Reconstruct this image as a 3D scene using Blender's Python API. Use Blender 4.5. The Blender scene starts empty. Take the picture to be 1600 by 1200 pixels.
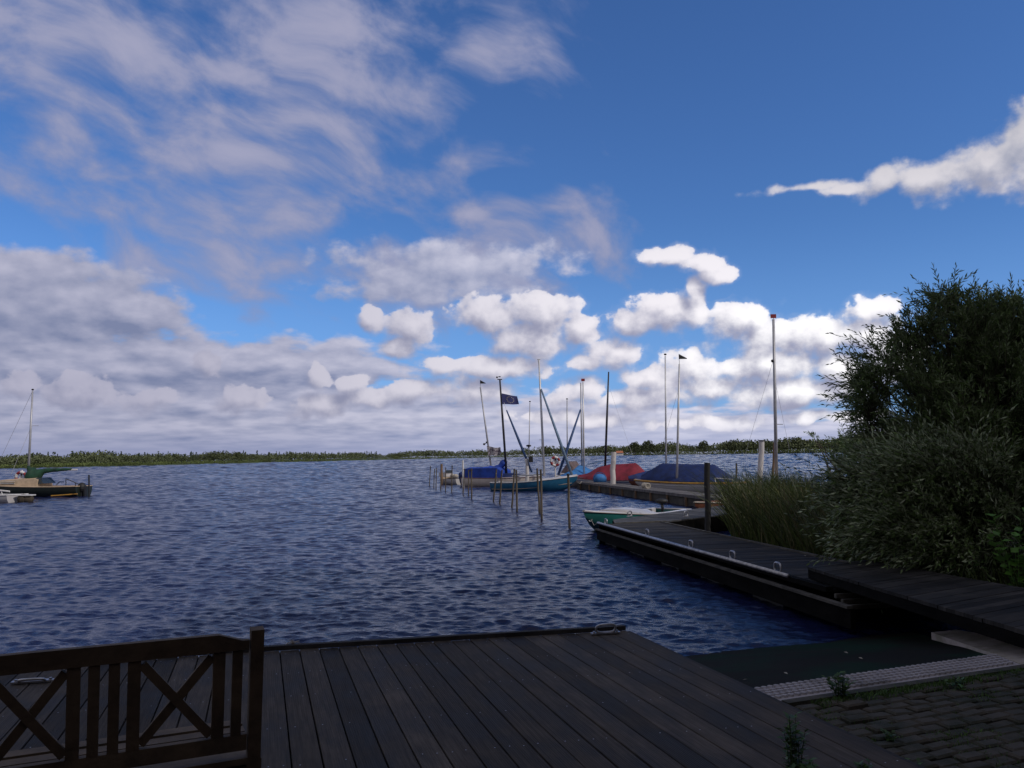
import bpy, math, random
import numpy as np
from mathutils import Vector, Matrix, noise
R = math.radians
rnd = random.Random(11)
C = bpy.context.scene.collection

# ------------------------------------------------------------------ camera
F = 1290.0                       # focal length in photo pixels (photo 1600 x 1200)
EYE = 2.1                        # metres above the water
cam_d = bpy.data.cameras.new('camera'); cam = bpy.data.objects.new('camera', cam_d); C.objects.link(cam)
cam_d.sensor_fit = 'HORIZONTAL'; cam_d.sensor_width = 36.0; cam_d.lens = 36.0 * F / 1600.0
cam_d.clip_start = 0.05; cam_d.clip_end = 30000
TH = math.atan(112.5 / F)
M = Matrix.Rotation(math.pi / 2 + TH, 3, 'X') @ Matrix.Rotation(R(-0.8), 3, 'Z')
cam.matrix_world = Matrix.Translation((0, 0, EYE)) @ M.to_4x4()
bpy.context.scene.camera = cam

# ------------------------------------------------------------------ light
SUN_AZ, SUN_EL = R(118), R(38)   # azimuth clockwise from +Y
sd = bpy.data.lights.new('sun', 'SUN'); sd.energy = 2.0; sd.angle = R(0.6); sd.color = (1.0, 0.93, 0.84)
sun = bpy.data.objects.new('sun', sd); C.objects.link(sun)
sv = Vector((math.sin(SUN_AZ) * math.cos(SUN_EL), math.cos(SUN_AZ) * math.cos(SUN_EL), math.sin(SUN_EL)))
sun.rotation_euler = sv.to_track_quat('Z', 'Y').to_euler(); sun.location = (30, -10, 40)
sc = bpy.context.scene
sc.view_settings.view_transform = 'Standard'; sc.view_settings.look = 'None'
sc.view_settings.exposure = 0.0; sc.view_settings.gamma = 1.0
SKY_STRENGTH = 0.08

# ------------------------------------------------------------------ view helpers (photo pixel -> world)
def ray(px, py): return M @ Vector(((px - 800) / F, -(py - 600) / F, -1.0))
def P(px, py, z):                 # the point at height z seen at a pixel
    d = ray(px, py); t = (z - EYE) / d.z
    return Vector((d.x * t, d.y * t, z))
def D(px, py, Y):                 # the point at depth Y seen at a pixel
    d = ray(px, py); t = Y / d.y
    return Vector((d.x * t, Y, EYE + d.z * t))
def AE(px, py):
    d = ray(px, py).normalized()
    return math.atan2(d.x, d.y), math.asin(d.z)

# ------------------------------------------------------------------ node helpers
class NT:
    def __init__(s, tree): s.t = tree; s.n = tree.nodes; s.l = tree.links
    def put(s, sock, v):
        if v is None: return
        if isinstance(v, bpy.types.NodeSocket): s.l.new(v, sock)
        else:
            if hasattr(sock.default_value, '__len__') and not hasattr(v, '__len__'): v = [v] * len(sock.default_value)
            if hasattr(v, '__len__') and len(sock.default_value) == 4 and len(v) == 3: v = tuple(v) + (1,)
            sock.default_value = v
    def node(s, kind, ins=None, **kw):
        n = s.n.new(kind)
        for k, v in kw.items(): setattr(n, k, v)
        for k, v in (ins or {}).items(): s.put(n.inputs[k], v)
        return n
    def m(s, op, a, b=None, c=None, clamp=False):
        n = s.n.new('ShaderNodeMath'); n.operation = op; n.use_clamp = clamp
        s.put(n.inputs[0], a); s.put(n.inputs[1], b); s.put(n.inputs[2], c); return n.outputs[0]
    def v(s, op, a, b=None, c=None, out=0):
        n = s.n.new('ShaderNodeVectorMath'); n.operation = op
        s.put(n.inputs[0], a); s.put(n.inputs[1], b); s.put(n.inputs[2], c); return n.outputs[out]
    def noise(s, vec, scale, detail=4, rough=0.5, dist=0.0, dim='2D', out='Fac'):
        n = s.n.new('ShaderNodeTexNoise'); n.noise_dimensions = dim
        s.put(n.inputs['Vector'], vec)
        for k, v in (('Scale', scale), ('Detail', detail), ('Roughness', rough), ('Distortion', dist)): s.put(n.inputs[k], v)
        return n.outputs[out]
    def sstep(s, x, a, b, lo=0.0, hi=1.0):
        n = s.n.new('ShaderNodeMapRange'); n.interpolation_type = 'SMOOTHSTEP'
        s.put(n.inputs[0], x); s.put(n.inputs[1], a); s.put(n.inputs[2], b); s.put(n.inputs[3], lo); s.put(n.inputs[4], hi)
        return n.outputs[0]
    def mix(s, f, a, b, blend='MIX'):
        n = s.n.new('ShaderNodeMix'); n.data_type = 'RGBA'; n.blend_type = blend
        s.put(n.inputs[0], f); s.put(n.inputs[6], a); s.put(n.inputs[7], b); return n.outputs[2]

# ------------------------------------------------------------------ sky
w = bpy.data.worlds.new('World'); sc.world = w; w.use_nodes = True
T = NT(w.node_tree); T.n.clear()
K = 1.0 / SKY_STRENGTH
sky = T.node('ShaderNodeTexSky', sky_type='NISHITA'); sky.sun_disc = False
sky.sun_elevation = SUN_EL; sky.sun_rotation = SUN_AZ
sky.altitude = 0; sky.air_density = 1.0; sky.dust_density = 0.3; sky.ozone_density = 2.2
gen = T.node('ShaderNodeTexCoord').outputs['Generated']
nrm = T.v('NORMALIZE', gen)
sep = T.node('ShaderNodeSeparateXYZ', {0: nrm})
az = T.m('ARCTAN2', sep.outputs[0], sep.outputs[1]); el = T.m('ARCSINE', sep.outputs[2])
cvec = T.node('ShaderNodeCombineXYZ', {0: az, 1: el, 2: 0.0}).outputs[0]

def blob_params(b):
    px, py, rx, ry = b[:4]
    a0, e0 = AE(px, py); a1, _ = AE(px + rx, py); _, e1 = AE(px, py - ry)
    return a0, e0, abs(a1 - a0) * 1.06, abs(e1 - e0) * 1.06
def blobs(t, vec, lst):
    cur = None
    for b in lst:
        a0, e0, ra, re = blob_params(b)
        q = t.v('MULTIPLY_ADD', vec, (1 / ra, 1 / re, 0), (-a0 / ra, -e0 / re, 0))
        d = t.v('LENGTH', q, out=1)
        wgt = b[4] if len(b) > 4 else 1.0
        if wgt != 1.0: d = t.m('MULTIPLY_ADD', d, wgt, 1 - wgt)
        cur = d if cur is None else t.m('SMOOTH_MIN', cur, d, 0.25)
    return t.m('SUBTRACT', 1.0, cur)

def density_group(name, lst, fscale, famp, warp, stretch=(1, 1.25, 1), detail=9, rough=0.56, band=None):
    g = bpy.data.node_groups.new(name, 'ShaderNodeTree')
    g.interface.new_socket('V', in_out='INPUT', socket_type='NodeSocketVector')
    g.interface.new_socket('D', in_out='OUTPUT', socket_type='NodeSocketFloat')
    t = NT(g); gi = t.n.new('NodeGroupInput'); go = t.n.new('NodeGroupOutput')
    v0 = gi.outputs[0]
    wn = t.noise(v0, fscale * 0.6, 2, 0.5, out='Color')
    wv = t.v('MULTIPLY_ADD', wn, (warp, warp * 0.7, 0), (-warp * 0.5, -warp * 0.35, 0))
    v1 = t.v('ADD', v0, wv)
    base = blobs(t, v1, lst)
    if band:
        s2 = t.n.new('ShaderNodeSeparateXYZ'); t.put(s2.inputs[0], v1)
        top = t.m('MULTIPLY_ADD', s2.outputs[0], band[1], band[0])
        bd = t.m('MULTIPLY', t.m('SUBTRACT', top, s2.outputs[1]), band[2])
        base = t.m('MAXIMUM', base, bd)
    if band:   # far-off cloud rows crowd together towards the horizon
        s3 = t.n.new('ShaderNodeSeparateXYZ'); t.put(s3.inputs[0], v0)
        ly = t.m('MULTIPLY', t.m('LOGARITHM', t.m('MAXIMUM', t.m('ADD', s3.outputs[1], 0.035), 0.005), 2.718), 0.13)
        v0 = t.node('ShaderNodeCombineXYZ', {0: s3.outputs[0], 1: ly, 2: 0.0}).outputs[0]; v1 = v0
    fb = t.noise(t.v('MULTIPLY', v0, stretch), fscale, detail, rough)
    # billow: round tops
    vo = t.node('ShaderNodeTexVoronoi', {'Vector': t.v('MULTIPLY', v1, stretch), 'Scale': fscale * 1.5, 'Detail': 1.0, 'Roughness': 0.55}, feature='SMOOTH_F1', voronoi_dimensions='2D')
    t.put(vo.inputs['Smoothness'], 0.5)
    pu = t.m('SUBTRACT', 0.45, vo.outputs['Distance'])
    f2 = t.m('MULTIPLY_ADD', pu, 0.24, t.m('SUBTRACT', fb, 0.5))
    t.l.new(t.m('MULTIPLY_ADD', f2, famp, base), go.inputs[0])
    return g
def use_group(g, vec):
    n = T.n.new('ShaderNodeGroup'); n.node_tree = g; T.put(n.inputs[0], vec); return n.outputs[0]

CUM = [(1545,258,75,44),(1600,225,55,60),(1460,275,70,30),(1390,285,50,18,.85),(1335,291,55,8,.7),(1270,291,60,6,.45),(1640,260,80,50),
 (1048,400,52,15),(1098,410,36,22),(1118,430,30,18),(1088,455,18,24),(1040,488,66,26),(995,498,48,22),(1075,488,40,22),(1150,495,52,27),(1190,497,30,18),
 (765,488,62,30),(850,484,58,36),(830,530,62,34),(905,514,34,24),(638,512,40,30),(622,542,26,16),(582,500,18,26),(700,568,46,15),
 (785,575,88,20),(965,552,48,22),(920,565,35,12),
 (1235,530,80,40),(1292,530,42,34),(1200,575,78,36),(1318,575,52,44),(1362,484,46,22),(1350,520,50,30),(1240,612,150,26),(1082,572,55,32),(1030,592,58,24),(1120,602,80,24),(1390,560,60,60),
 (1100,660,90,12,.8),(1300,650,90,12,.8),(1000,625,90,18),(905,615,60,20,.9),(740,610,55,24),(640,612,48,20),(580,622,40,16),
 (500,588,20,20),(498,632,50,20),(372,622,42,24),(330,565,24,26,.9),(112,612,66,30,.9),(230,622,40,20,.8),(545,600,26,16),(850,650,60,14,.8),(940,660,50,10,.8),(30,600,40,24,.8)]
gA = density_group('cumulus_density', CUM, 26.0, 1.35, 0.026)
LX, LY = 0.010, 0.017
dA = use_group(gA, cvec)
dA2 = use_group(gA, T.v('ADD', cvec, (LX, LY, 0)))
embA = T.m('SUBTRACT', dA, dA2)
crisp = T.m('MULTIPLY', T.sstep(embA, -0.10, 0.30), T.sstep(el, R(12), R(18), 0.8, 0.15))
aA = T.mix(crisp, T.sstep(dA, -0.34, 0.42), T.sstep(dA, -0.06, 0.12))
aA = T.m('MULTIPLY', aA, T.sstep(az, R(-30), R(-8), 0.85, 1.0))
litA = T.m('MULTIPLY_ADD', embA, 0.56, T.sstep(dA, -.1, 1.2, 0.50, 0.36), clamp=True)
# left part of the sky: the same clouds are thinner and greyer
side = T.sstep(az, R(-26), R(14), 0.0, 1.0)
dark = T.mix(side, (0.24, 0.255, 0.38), (0.33, 0.34, 0.47))
brig = T.mix(side, (0.53, 0.52, 0.64), (1.04, 1.0, 1.04))
hgh = T.sstep(el, R(12), R(20))
brig = T.mix(hgh, brig, (0.66, 0.64, 0.68)); dark = T.mix(hgh, dark, (0.33, 0.36, 0.46))
puffy = T.noise(cvec, 60.0, 5, 0.6)
sunny = T.sstep(T.v('LENGTH', T.v('MULTIPLY_ADD', cvec, (6.0, 11.0, 0), tuple(-k * m for k, m in zip(AE(1260, 560) + (0,), (6.0, 11.0, 0)))), out=1), 1.3, 0.4)
brig = T.mix(sunny, T.mix(1.0, brig, (.88, .88, .90), 'MULTIPLY'), (1.10, 1.08, 1.10))
litA = T.m('ADD', litA, T.m('MULTIPLY', T.m('SUBTRACT', puffy, 0.5), 0.35))
colA = T.mix(T.sstep(litA, 0.05, 0.98), dark, brig)

BAND = [(60,470,190,80),(-40,440,200,70),(190,490,120,36),(330,575,330,52),(90,570,260,70),(520,575,110,42,.9),(700,425,170,48,.5),(640,450,120,30,.5)]
gB = density_group('deck_density', BAND, 17.0, 1.0, 0.03, stretch=(1, 3.0, 1), band=(0.080, -0.085, 18.0), detail=8)
dB = use_group(gB, cvec); dB2 = use_group(gB, T.v('ADD', cvec, (0.008, 0.012, 0)))
aB = T.sstep(dB, -0.12, 0.24)
litB = T.m('MULTIPLY_ADD', T.m('SUBTRACT', dB, dB2), 1.1, 0.42, clamp=True)
darkB = T.mix(side, (0.20, 0.235, 0.38), (0.26, 0.31, 0.50))
brigB = T.mix(side, (0.46, 0.465, 0.60), (0.70, 0.70, 0.83))
colB = T.mix(litB, darkB, brigB)

VEIL = [(330,110,260,95),(180,40,330,90),(480,60,260,110),(560,140,170,60),(60,60,260,80),(420,190,270,60),(750,85,90,45,.8),(725,240,60,28,.8),(380,260,260,60,.9),
 (330,330,300,50,.85),(240,290,160,45,.8),(740,335,50,18,.8),(840,325,90,18,.7),(850,380,130,40,.75),(690,420,180,55,1),(640,450,120,45),(800,450,90,40,.9),(380,440,230,50,.9),(110,200,140,50,.7)]
rot = T.node('ShaderNodeVectorRotate', {0: cvec}, rotation_type='Z_AXIS'); T.put(rot.inputs['Angle'], R(18))
st = T.v('MULTIPLY', rot.outputs[0], (8.5, 17.0, 1))
wst = T.noise(cvec, 4, 2, 0.5, out='Color')
stw = T.v('MULTIPLY_ADD', wst, (1.2, 1.6, 0), st)
nV = T.noise(stw, 1.0, 8, 0.55)
mV = blobs(T, T.v('MULTIPLY_ADD', wst, (.09, .07, 0), T.v('ADD', cvec, (-.045, -.035, 0))), VEIL)
dV = T.m('MULTIPLY_ADD', T.m('SUBTRACT', nV, 0.46), 3.4, mV)
aV = T.m('MULTIPLY', T.sstep(dV, -0.25, 1.15), 0.90)
colV = T.mix(T.sstep(dV, 0.3, 1.8), (0.26, 0.29, 0.46), (0.39, 0.39, 0.53))

def K3(c): return T.v('SCALE', c) 
def scaled(colr):
    n = T.n.new('ShaderNodeVectorMath'); n.operation = 'SCALE'; T.put(n.inputs[0], colr); n.inputs['Scale'].default_value = K
    return n.outputs[0]
blue = T.mix(1.0, sky.outputs[0], (0.56, 0.90, 1.42), 'MULTIPLY')
pale = T.sstep(el, 0.0, 0.28, 0.55, 0.0)
blue = T.mix(pale, blue, scaled(T.mix(0.5, (0.20, 0.40, 0.86), (0.20, 0.40, 0.86))))
c1 = T.mix(aV, blue, scaled(colV))
c2 = T.mix(aB, c1, scaled(colB))
c3 = T.mix(aA, c2, scaled(colA))
# behind the camera and overhead: unseen grey cloud added for neutral fill light
low = T.sstep(el, 0.0, 0.045, 0.75, 0.0)
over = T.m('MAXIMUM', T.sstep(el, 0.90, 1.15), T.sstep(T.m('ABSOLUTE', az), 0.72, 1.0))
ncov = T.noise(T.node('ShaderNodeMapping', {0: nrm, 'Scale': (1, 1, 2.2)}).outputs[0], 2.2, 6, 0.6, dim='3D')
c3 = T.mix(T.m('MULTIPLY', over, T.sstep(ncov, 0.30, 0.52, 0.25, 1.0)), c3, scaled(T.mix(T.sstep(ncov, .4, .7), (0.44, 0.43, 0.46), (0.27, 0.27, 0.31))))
c4 = T.mix(low, c3, scaled(T.mix(side, (0.235, 0.27, 0.45), (0.37, 0.41, 0.62))))
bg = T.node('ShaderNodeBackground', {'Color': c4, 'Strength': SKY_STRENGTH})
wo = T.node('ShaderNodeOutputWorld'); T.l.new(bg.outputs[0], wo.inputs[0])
w.cycles.sampling_method = 'MANUAL'; w.cycles.sample_map_resolution = 512

# ------------------------------------------------------------------ materials
def mat(name, col, rough=0.6, var=0.15, vscale=3.0, bump=0.0, bscale=40.0, metal=0.0, stretch=(1, 1, 1), col2=None, spec=0.5, coat=0.0, thr=(0.35, 0.7)):
    m = bpy.data.materials.new(name); m.use_nodes = True
    t = NT(m.node_tree); t.n.clear()
    b = t.node('ShaderNodeBsdfPrincipled'); o = t.node('ShaderNodeOutputMaterial'); t.l.new(b.outputs[0], o.inputs[0])
    tc = t.node('ShaderNodeTexCoord').outputs['Object']
    v = t.v('MULTIPLY', tc, stretch)
    f = t.noise(v, vscale, 6, 0.6, dim='3D')
    c2 = col2 or tuple(c * (1 - var * 2) for c in col)
    ff = t.sstep(f, thr[0], thr[1])
    t.put(b.inputs['Base Color'], t.mix(ff, tuple(min(1, c * (1 + var * .5)) for c in col), c2))
    t.put(b.inputs['Roughness'], rough); t.put(b.inputs['Metallic'], metal); b.inputs['Specular IOR Level'].default_value = spec
    b.inputs['Coat Weight'].default_value = coat
    if bump:
        bn = t.node('ShaderNodeBump', {'Height': t.noise(v, bscale, 5, 0.6, dim='3D'), 'Strength': bump}); bn.inputs['Distance'].default_value = 0.01
        t.l.new(bn.outputs[0], b.inputs['Normal'])
    return m
MT = {}
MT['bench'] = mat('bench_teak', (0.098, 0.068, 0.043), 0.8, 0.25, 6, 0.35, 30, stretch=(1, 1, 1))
MT['steel'] = mat('galvanised_steel', (0.42, 0.42, 0.45), 0.42, 0.2, 12, 0.1, 60, metal=0.75)
MT['alu'] = mat('anodised_mast', (0.42, 0.42, 0.45), 0.45, 0.1, 3, metal=0.35)
MT['alu_light'] = mat('pale_mast', (0.62, 0.62, 0.64), 0.4, 0.08, 3, metal=0.2)
MT['dark_mast'] = mat('dark_mast', (0.03, 0.028, 0.035), 0.5, 0.1, 3)
MT['blue_sleeve'] = mat('blue_sleeve', (0.03, 0.075, 0.20), 0.7, 0.2, 6)
MT['lightblue_sleeve'] = mat('light_blue_sleeve', (0.16, 0.24, 0.36), 0.7, 0.2, 6)
MT['pile'] = mat('weathered_pile', (0.105, 0.085, 0.062), 0.85, 0.3, 8, 0.4, 30, stretch=(1, 1, .2))
MT['brown_post'] = mat('brown_timber', (0.20, 0.125, 0.075), 0.8, 0.25, 6, 0.4, 30, stretch=(1, 1, .2))
MT['black_post'] = mat('tarred_timber', (0.012, 0.012, 0.014), 0.7, 0.2, 6, 0.2, 30)
MT['white_post'] = mat('white_painted_pile', (0.50, 0.47, 0.46), 0.6, 0.2, 5, 0.2, 20, col2=(0.30, 0.25, 0.20), stretch=(1, 1, .3), thr=(.5, .75))
MT['hull_white'] = mat('white_gelcoat', (0.46, 0.44, 0.46), 0.3, 0.08, 2, coat=.3, col2=(0.45, 0.43, 0.42))
MT['hull_cyan'] = mat('blue_gelcoat', (0.022, 0.125, 0.235), 0.3, 0.12, 2, coat=.3)
MT['hull_green'] = mat('green_gelcoat', (0.018, 0.135, 0.13), 0.4, 0.15, 2, coat=.2)
MT['hull_dark'] = mat('dark_green_hull', (0.014, 0.02, 0.016), 0.35, 0.15, 2, coat=.2)
MT['hull_blue'] = mat('navy_gelcoat', (0.02, 0.07, 0.22), 0.35, 0.15, 2, coat=.2)
MT['cream'] = mat('cream_deck_paint', (0.52, 0.39, 0.27), 0.6, 0.12, 3)
MT['pale_deck'] = mat('pale_deck_paint', (0.52, 0.50, 0.52), 0.55, 0.12, 3)
MT['grey_deck'] = mat('grey_deck_paint', (0.20, 0.20, 0.22), 0.6, 0.2, 3)
MT['varnish'] = mat('varnished_gunwale', (0.52, 0.27, 0.045), 0.4, 0.15, 4, coat=.3)
MT['redbrown'] = mat('varnished_mahogany', (0.16, 0.055, 0.03), 0.4, 0.2, 4, coat=.3)
MT['cover_blue'] = mat('royal_blue_canvas', (0.012, 0.055, 0.36), 0.75, 0.2, 3, 0.5, 8)
MT['cover_navy'] = mat('navy_canvas', (0.006, 0.022, 0.115), 0.8, 0.2, 3, 0.5, 8)
MT['cover_red'] = mat('dark_red_canvas', (0.20, 0.013, 0.032), 0.8, 0.2, 3, 0.5, 8)
MT['cover_sky'] = mat('bright_blue_tarp', (0.03, 0.16, 0.42), 0.7, 0.2, 3, 0.5, 8)
MT['cover_green'] = mat('green_canvas', (0.010, 0.055, 0.030), 0.8, 0.25, 3, 0.5, 8)
MT['rubber'] = mat('black_rubber', (0.012, 0.012, 0.014), 0.6, 0.1, 5)
MT['rope'] = mat('pale_rope', (0.42, 0.38, 0.33), 0.9, 0.2, 20)
MT['red'] = mat('red_paint', (0.26, 0.02, 0.025), 0.5, 0.1, 5)
MT['white'] = mat('white_paint', (0.68, 0.66, 0.66), 0.5, 0.1, 5)
MT['concrete'] = mat('pale_concrete', (0.42, 0.36, 0.35), 0.9, 0.16, 3, 0.4, 50, col2=(0.24, 0.22, 0.17))
MT['tile'] = mat('dimpled_tile', (0.30, 0.28, 0.30), 0.85, 0.2, 2, 0.5, 60, col2=(0.07, 0.07, 0.07), thr=(.45, .75))
MT['rampm'] = mat('wet_ramp', (0.009, 0.009, 0.008), 0.85, 0.3, 1.2, 0.6, 30, col2=(0.006, 0.020, 0.012), spec=.06, thr=(.42, .62))
MT['paver'] = mat('old_paver', (0.050, 0.043, 0.034), 0.9, 0.3, 5, 0.6, 60, col2=(0.015, 0.019, 0.010))
MT['soil'] = mat('mossy_soil', (0.028, 0.030, 0.014), 0.95, 0.35, 5, 0.8, 40)
MT['glass'] = mat('dark_window', (0.03, 0.04, 0.05), 0.1, 0.1, 3)
MT['bark'] = mat('willow_bark', (0.07, 0.055, 0.04), 0.9, 0.3, 8, 0.6, 30, stretch=(1, 1, .2))
MT['land'] = mat('far_land', (0.06, 0.085, 0.03), 0.95, 0.3, 0.02)
MT['plaster'] = mat('shade_house_brick', (0.20, 0.10, 0.07), 0.9, 0.2, 3)  # only on the added, unseen house that shades the foreground
MT['rooftile'] = mat('shade_house_roof', (0.08, 0.05, 0.045), 0.8, 0.2, 3)
MT['orange'] = mat('orange_roof', (0.40, 0.14, 0.07), 0.8, 0.1, 1)

def wood_mat(name, col, ang, width, blueish=0.0, stain=True):
    """weathered planks; ang = plank direction; each plank has its own tone"""
    m = bpy.data.materials.new(name); m.use_nodes = True
    t = NT(m.node_tree); t.n.clear()
    b = t.node('ShaderNodeBsdfPrincipled'); o = t.node('ShaderNodeOutputMaterial'); t.l.new(b.outputs[0], o.inputs[0])
    geo = t.node('ShaderNodeNewGeometry').outputs['Random Per Island']
    tc = t.node('ShaderNodeTexCoord').outputs['Object']
    ro = t.node('ShaderNodeVectorRotate', {0: tc}, rotation_type='Z_AXIS'); t.put(ro.inputs['Angle'], -ang)
    off = t.v('ADD', ro.outputs[0], t.node('ShaderNodeCombineXYZ', {0: t.m('MULTIPLY', geo, 37.0), 1: t.m('MULTIPLY', geo, 11.0), 2: 0.0}).outputs[0])
    grain = t.noise(t.v('MULTIPLY', off, (3.0, 60.0, 3.0)), 1.0, 6, 0.65, dim='3D')
    blot = t.noise(t.v('MULTIPLY', ro.outputs[0], (1.2, 2.2, 1)), 1.6, 6, 0.65)
    tone = t.m('MULTIPLY_ADD', geo, 0.75, 0.60)
    tone = t.m('MULTIPLY', tone, t.sstep(grain, 0.3, 0.75, 0.72, 1.25))
    if stain: tone = t.m('MULTIPLY', tone, t.sstep(blot, 0.32, 0.70, 0.62, 1.45))
    cc = t.node('ShaderNodeCombineXYZ', {0: t.m('MULTIPLY', tone, col[0]), 1: t.m('MULTIPLY', tone, col[1]), 2: t.m('MULTIPLY', tone, col[2])}).outputs[0]
    t.put(b.inputs['Base Color'], cc)
    t.put(b.inputs['Roughness'], t.sstep(blot, 0.3, 0.7, 0.62, 0.85)); b.inputs['Specular IOR Level'].default_value = 0.12
    groove = t.m('SINE', t.m('MULTIPLY', t.node('ShaderNodeSeparateXYZ', {0: ro.outputs[0]}).outputs[1], 2 * math.pi / 0.0125))
    h = t.m('MULTIPLY_ADD', groove, 0.35, grain)
    bn = t.node('ShaderNodeBump', {'Height': h, 'Strength': 0.35}); bn.inputs['Distance'].default_value = 0.004
    t.l.new(bn.outputs[0], b.inputs['Normal'])
    return m

def leaf_mat(name, top, under, var=0.35, rough=0.5, trans=0.25, vscale=1.2, tip=None):
    m = bpy.data.materials.new(name); m.use_nodes = True
    t = NT(m.node_tree); t.n.clear()
    o = t.node('ShaderNodeOutputMaterial')
    g = t.node('ShaderNodeNewGeometry'); isl = g.outputs['Random Per Island']
    tc = t.node('ShaderNodeTexCoord').outputs['Object']
    nz = t.noise(tc, vscale, 3, 0.6, dim='3D')
    col = t.mix(g.outputs['Backfacing'], top, under)
    k = t.m('MULTIPLY', t.m('MULTIPLY_ADD', isl, var * 2, 1 - var), t.sstep(nz, 0.3, 0.7, 0.7, 1.3))
    n = t.n.new('ShaderNodeVectorMath'); n.operation = 'SCALE'; t.put(n.inputs[0], col); t.l.new(k, n.inputs['Scale'])
    b = t.node('ShaderNodeBsdfPrincipled', {'Base Color': n.outputs[0], 'Roughness': rough}); b.inputs['Specular IOR Level'].default_value = 0.35 if trans else 0.0
    if trans:
        tr = t.node('ShaderNodeBsdfTranslucent', {'Color': n.outputs[0]})
        mx = t.node('ShaderNodeMixShader', {0: trans, 1: b.outputs[0], 2: tr.outputs[0]}); t.l.new(mx.outputs[0], o.inputs[0])
    else: t.l.new(b.outputs[0], o.inputs[0])
    return m
MT['willow'] = leaf_mat('willow_leaf', (0.095, 0.150, 0.042), (0.21, 0.26, 0.14), 0.35, 0.45)
MT['willow_pale'] = leaf_mat('pale_willow_leaf', (0.10, 0.15, 0.048), (0.36, 0.41, 0.26), 0.45, 0.45)
MT['reed'] = leaf_mat('reed_leaf', (0.066, 0.086, 0.024), (0.066, 0.086, 0.024), 0.6, 0.5)
MT['reed_dry'] = leaf_mat('dry_reed', (0.18, 0.145, 0.075), (0.18, 0.145, 0.075), 0.4, 0.6)
MT['weed'] = leaf_mat('weed_leaf', (0.06, 0.12, 0.03), (0.08, 0.13, 0.05), 0.35)
MT['broad'] = leaf_mat('broad_leaf', (0.10, 0.24, 0.035), (0.12, 0.24, 0.06), 0.25)
MT['grass'] = leaf_mat('grass_blade', (0.065, 0.12, 0.03), (0.065, 0.12, 0.03), 0.4)
MT['farwood'] = leaf_mat('far_foliage', (0.105, 0.122, 0.066), (0.105, 0.122, 0.066), 0.4, 0.95, 0.0, 0.03)
MT['farbush'] = leaf_mat('far_bush', (0.115, 0.145, 0.055), (0.115, 0.145, 0.055), 0.3, 0.95, 0.0, 0.05)
MT['conifer'] = leaf_mat('far_conifer', (0.055, 0.075, 0.045), (0.055, 0.075, 0.045), 0.3, 0.8, 0.0, 0.05)

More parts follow.
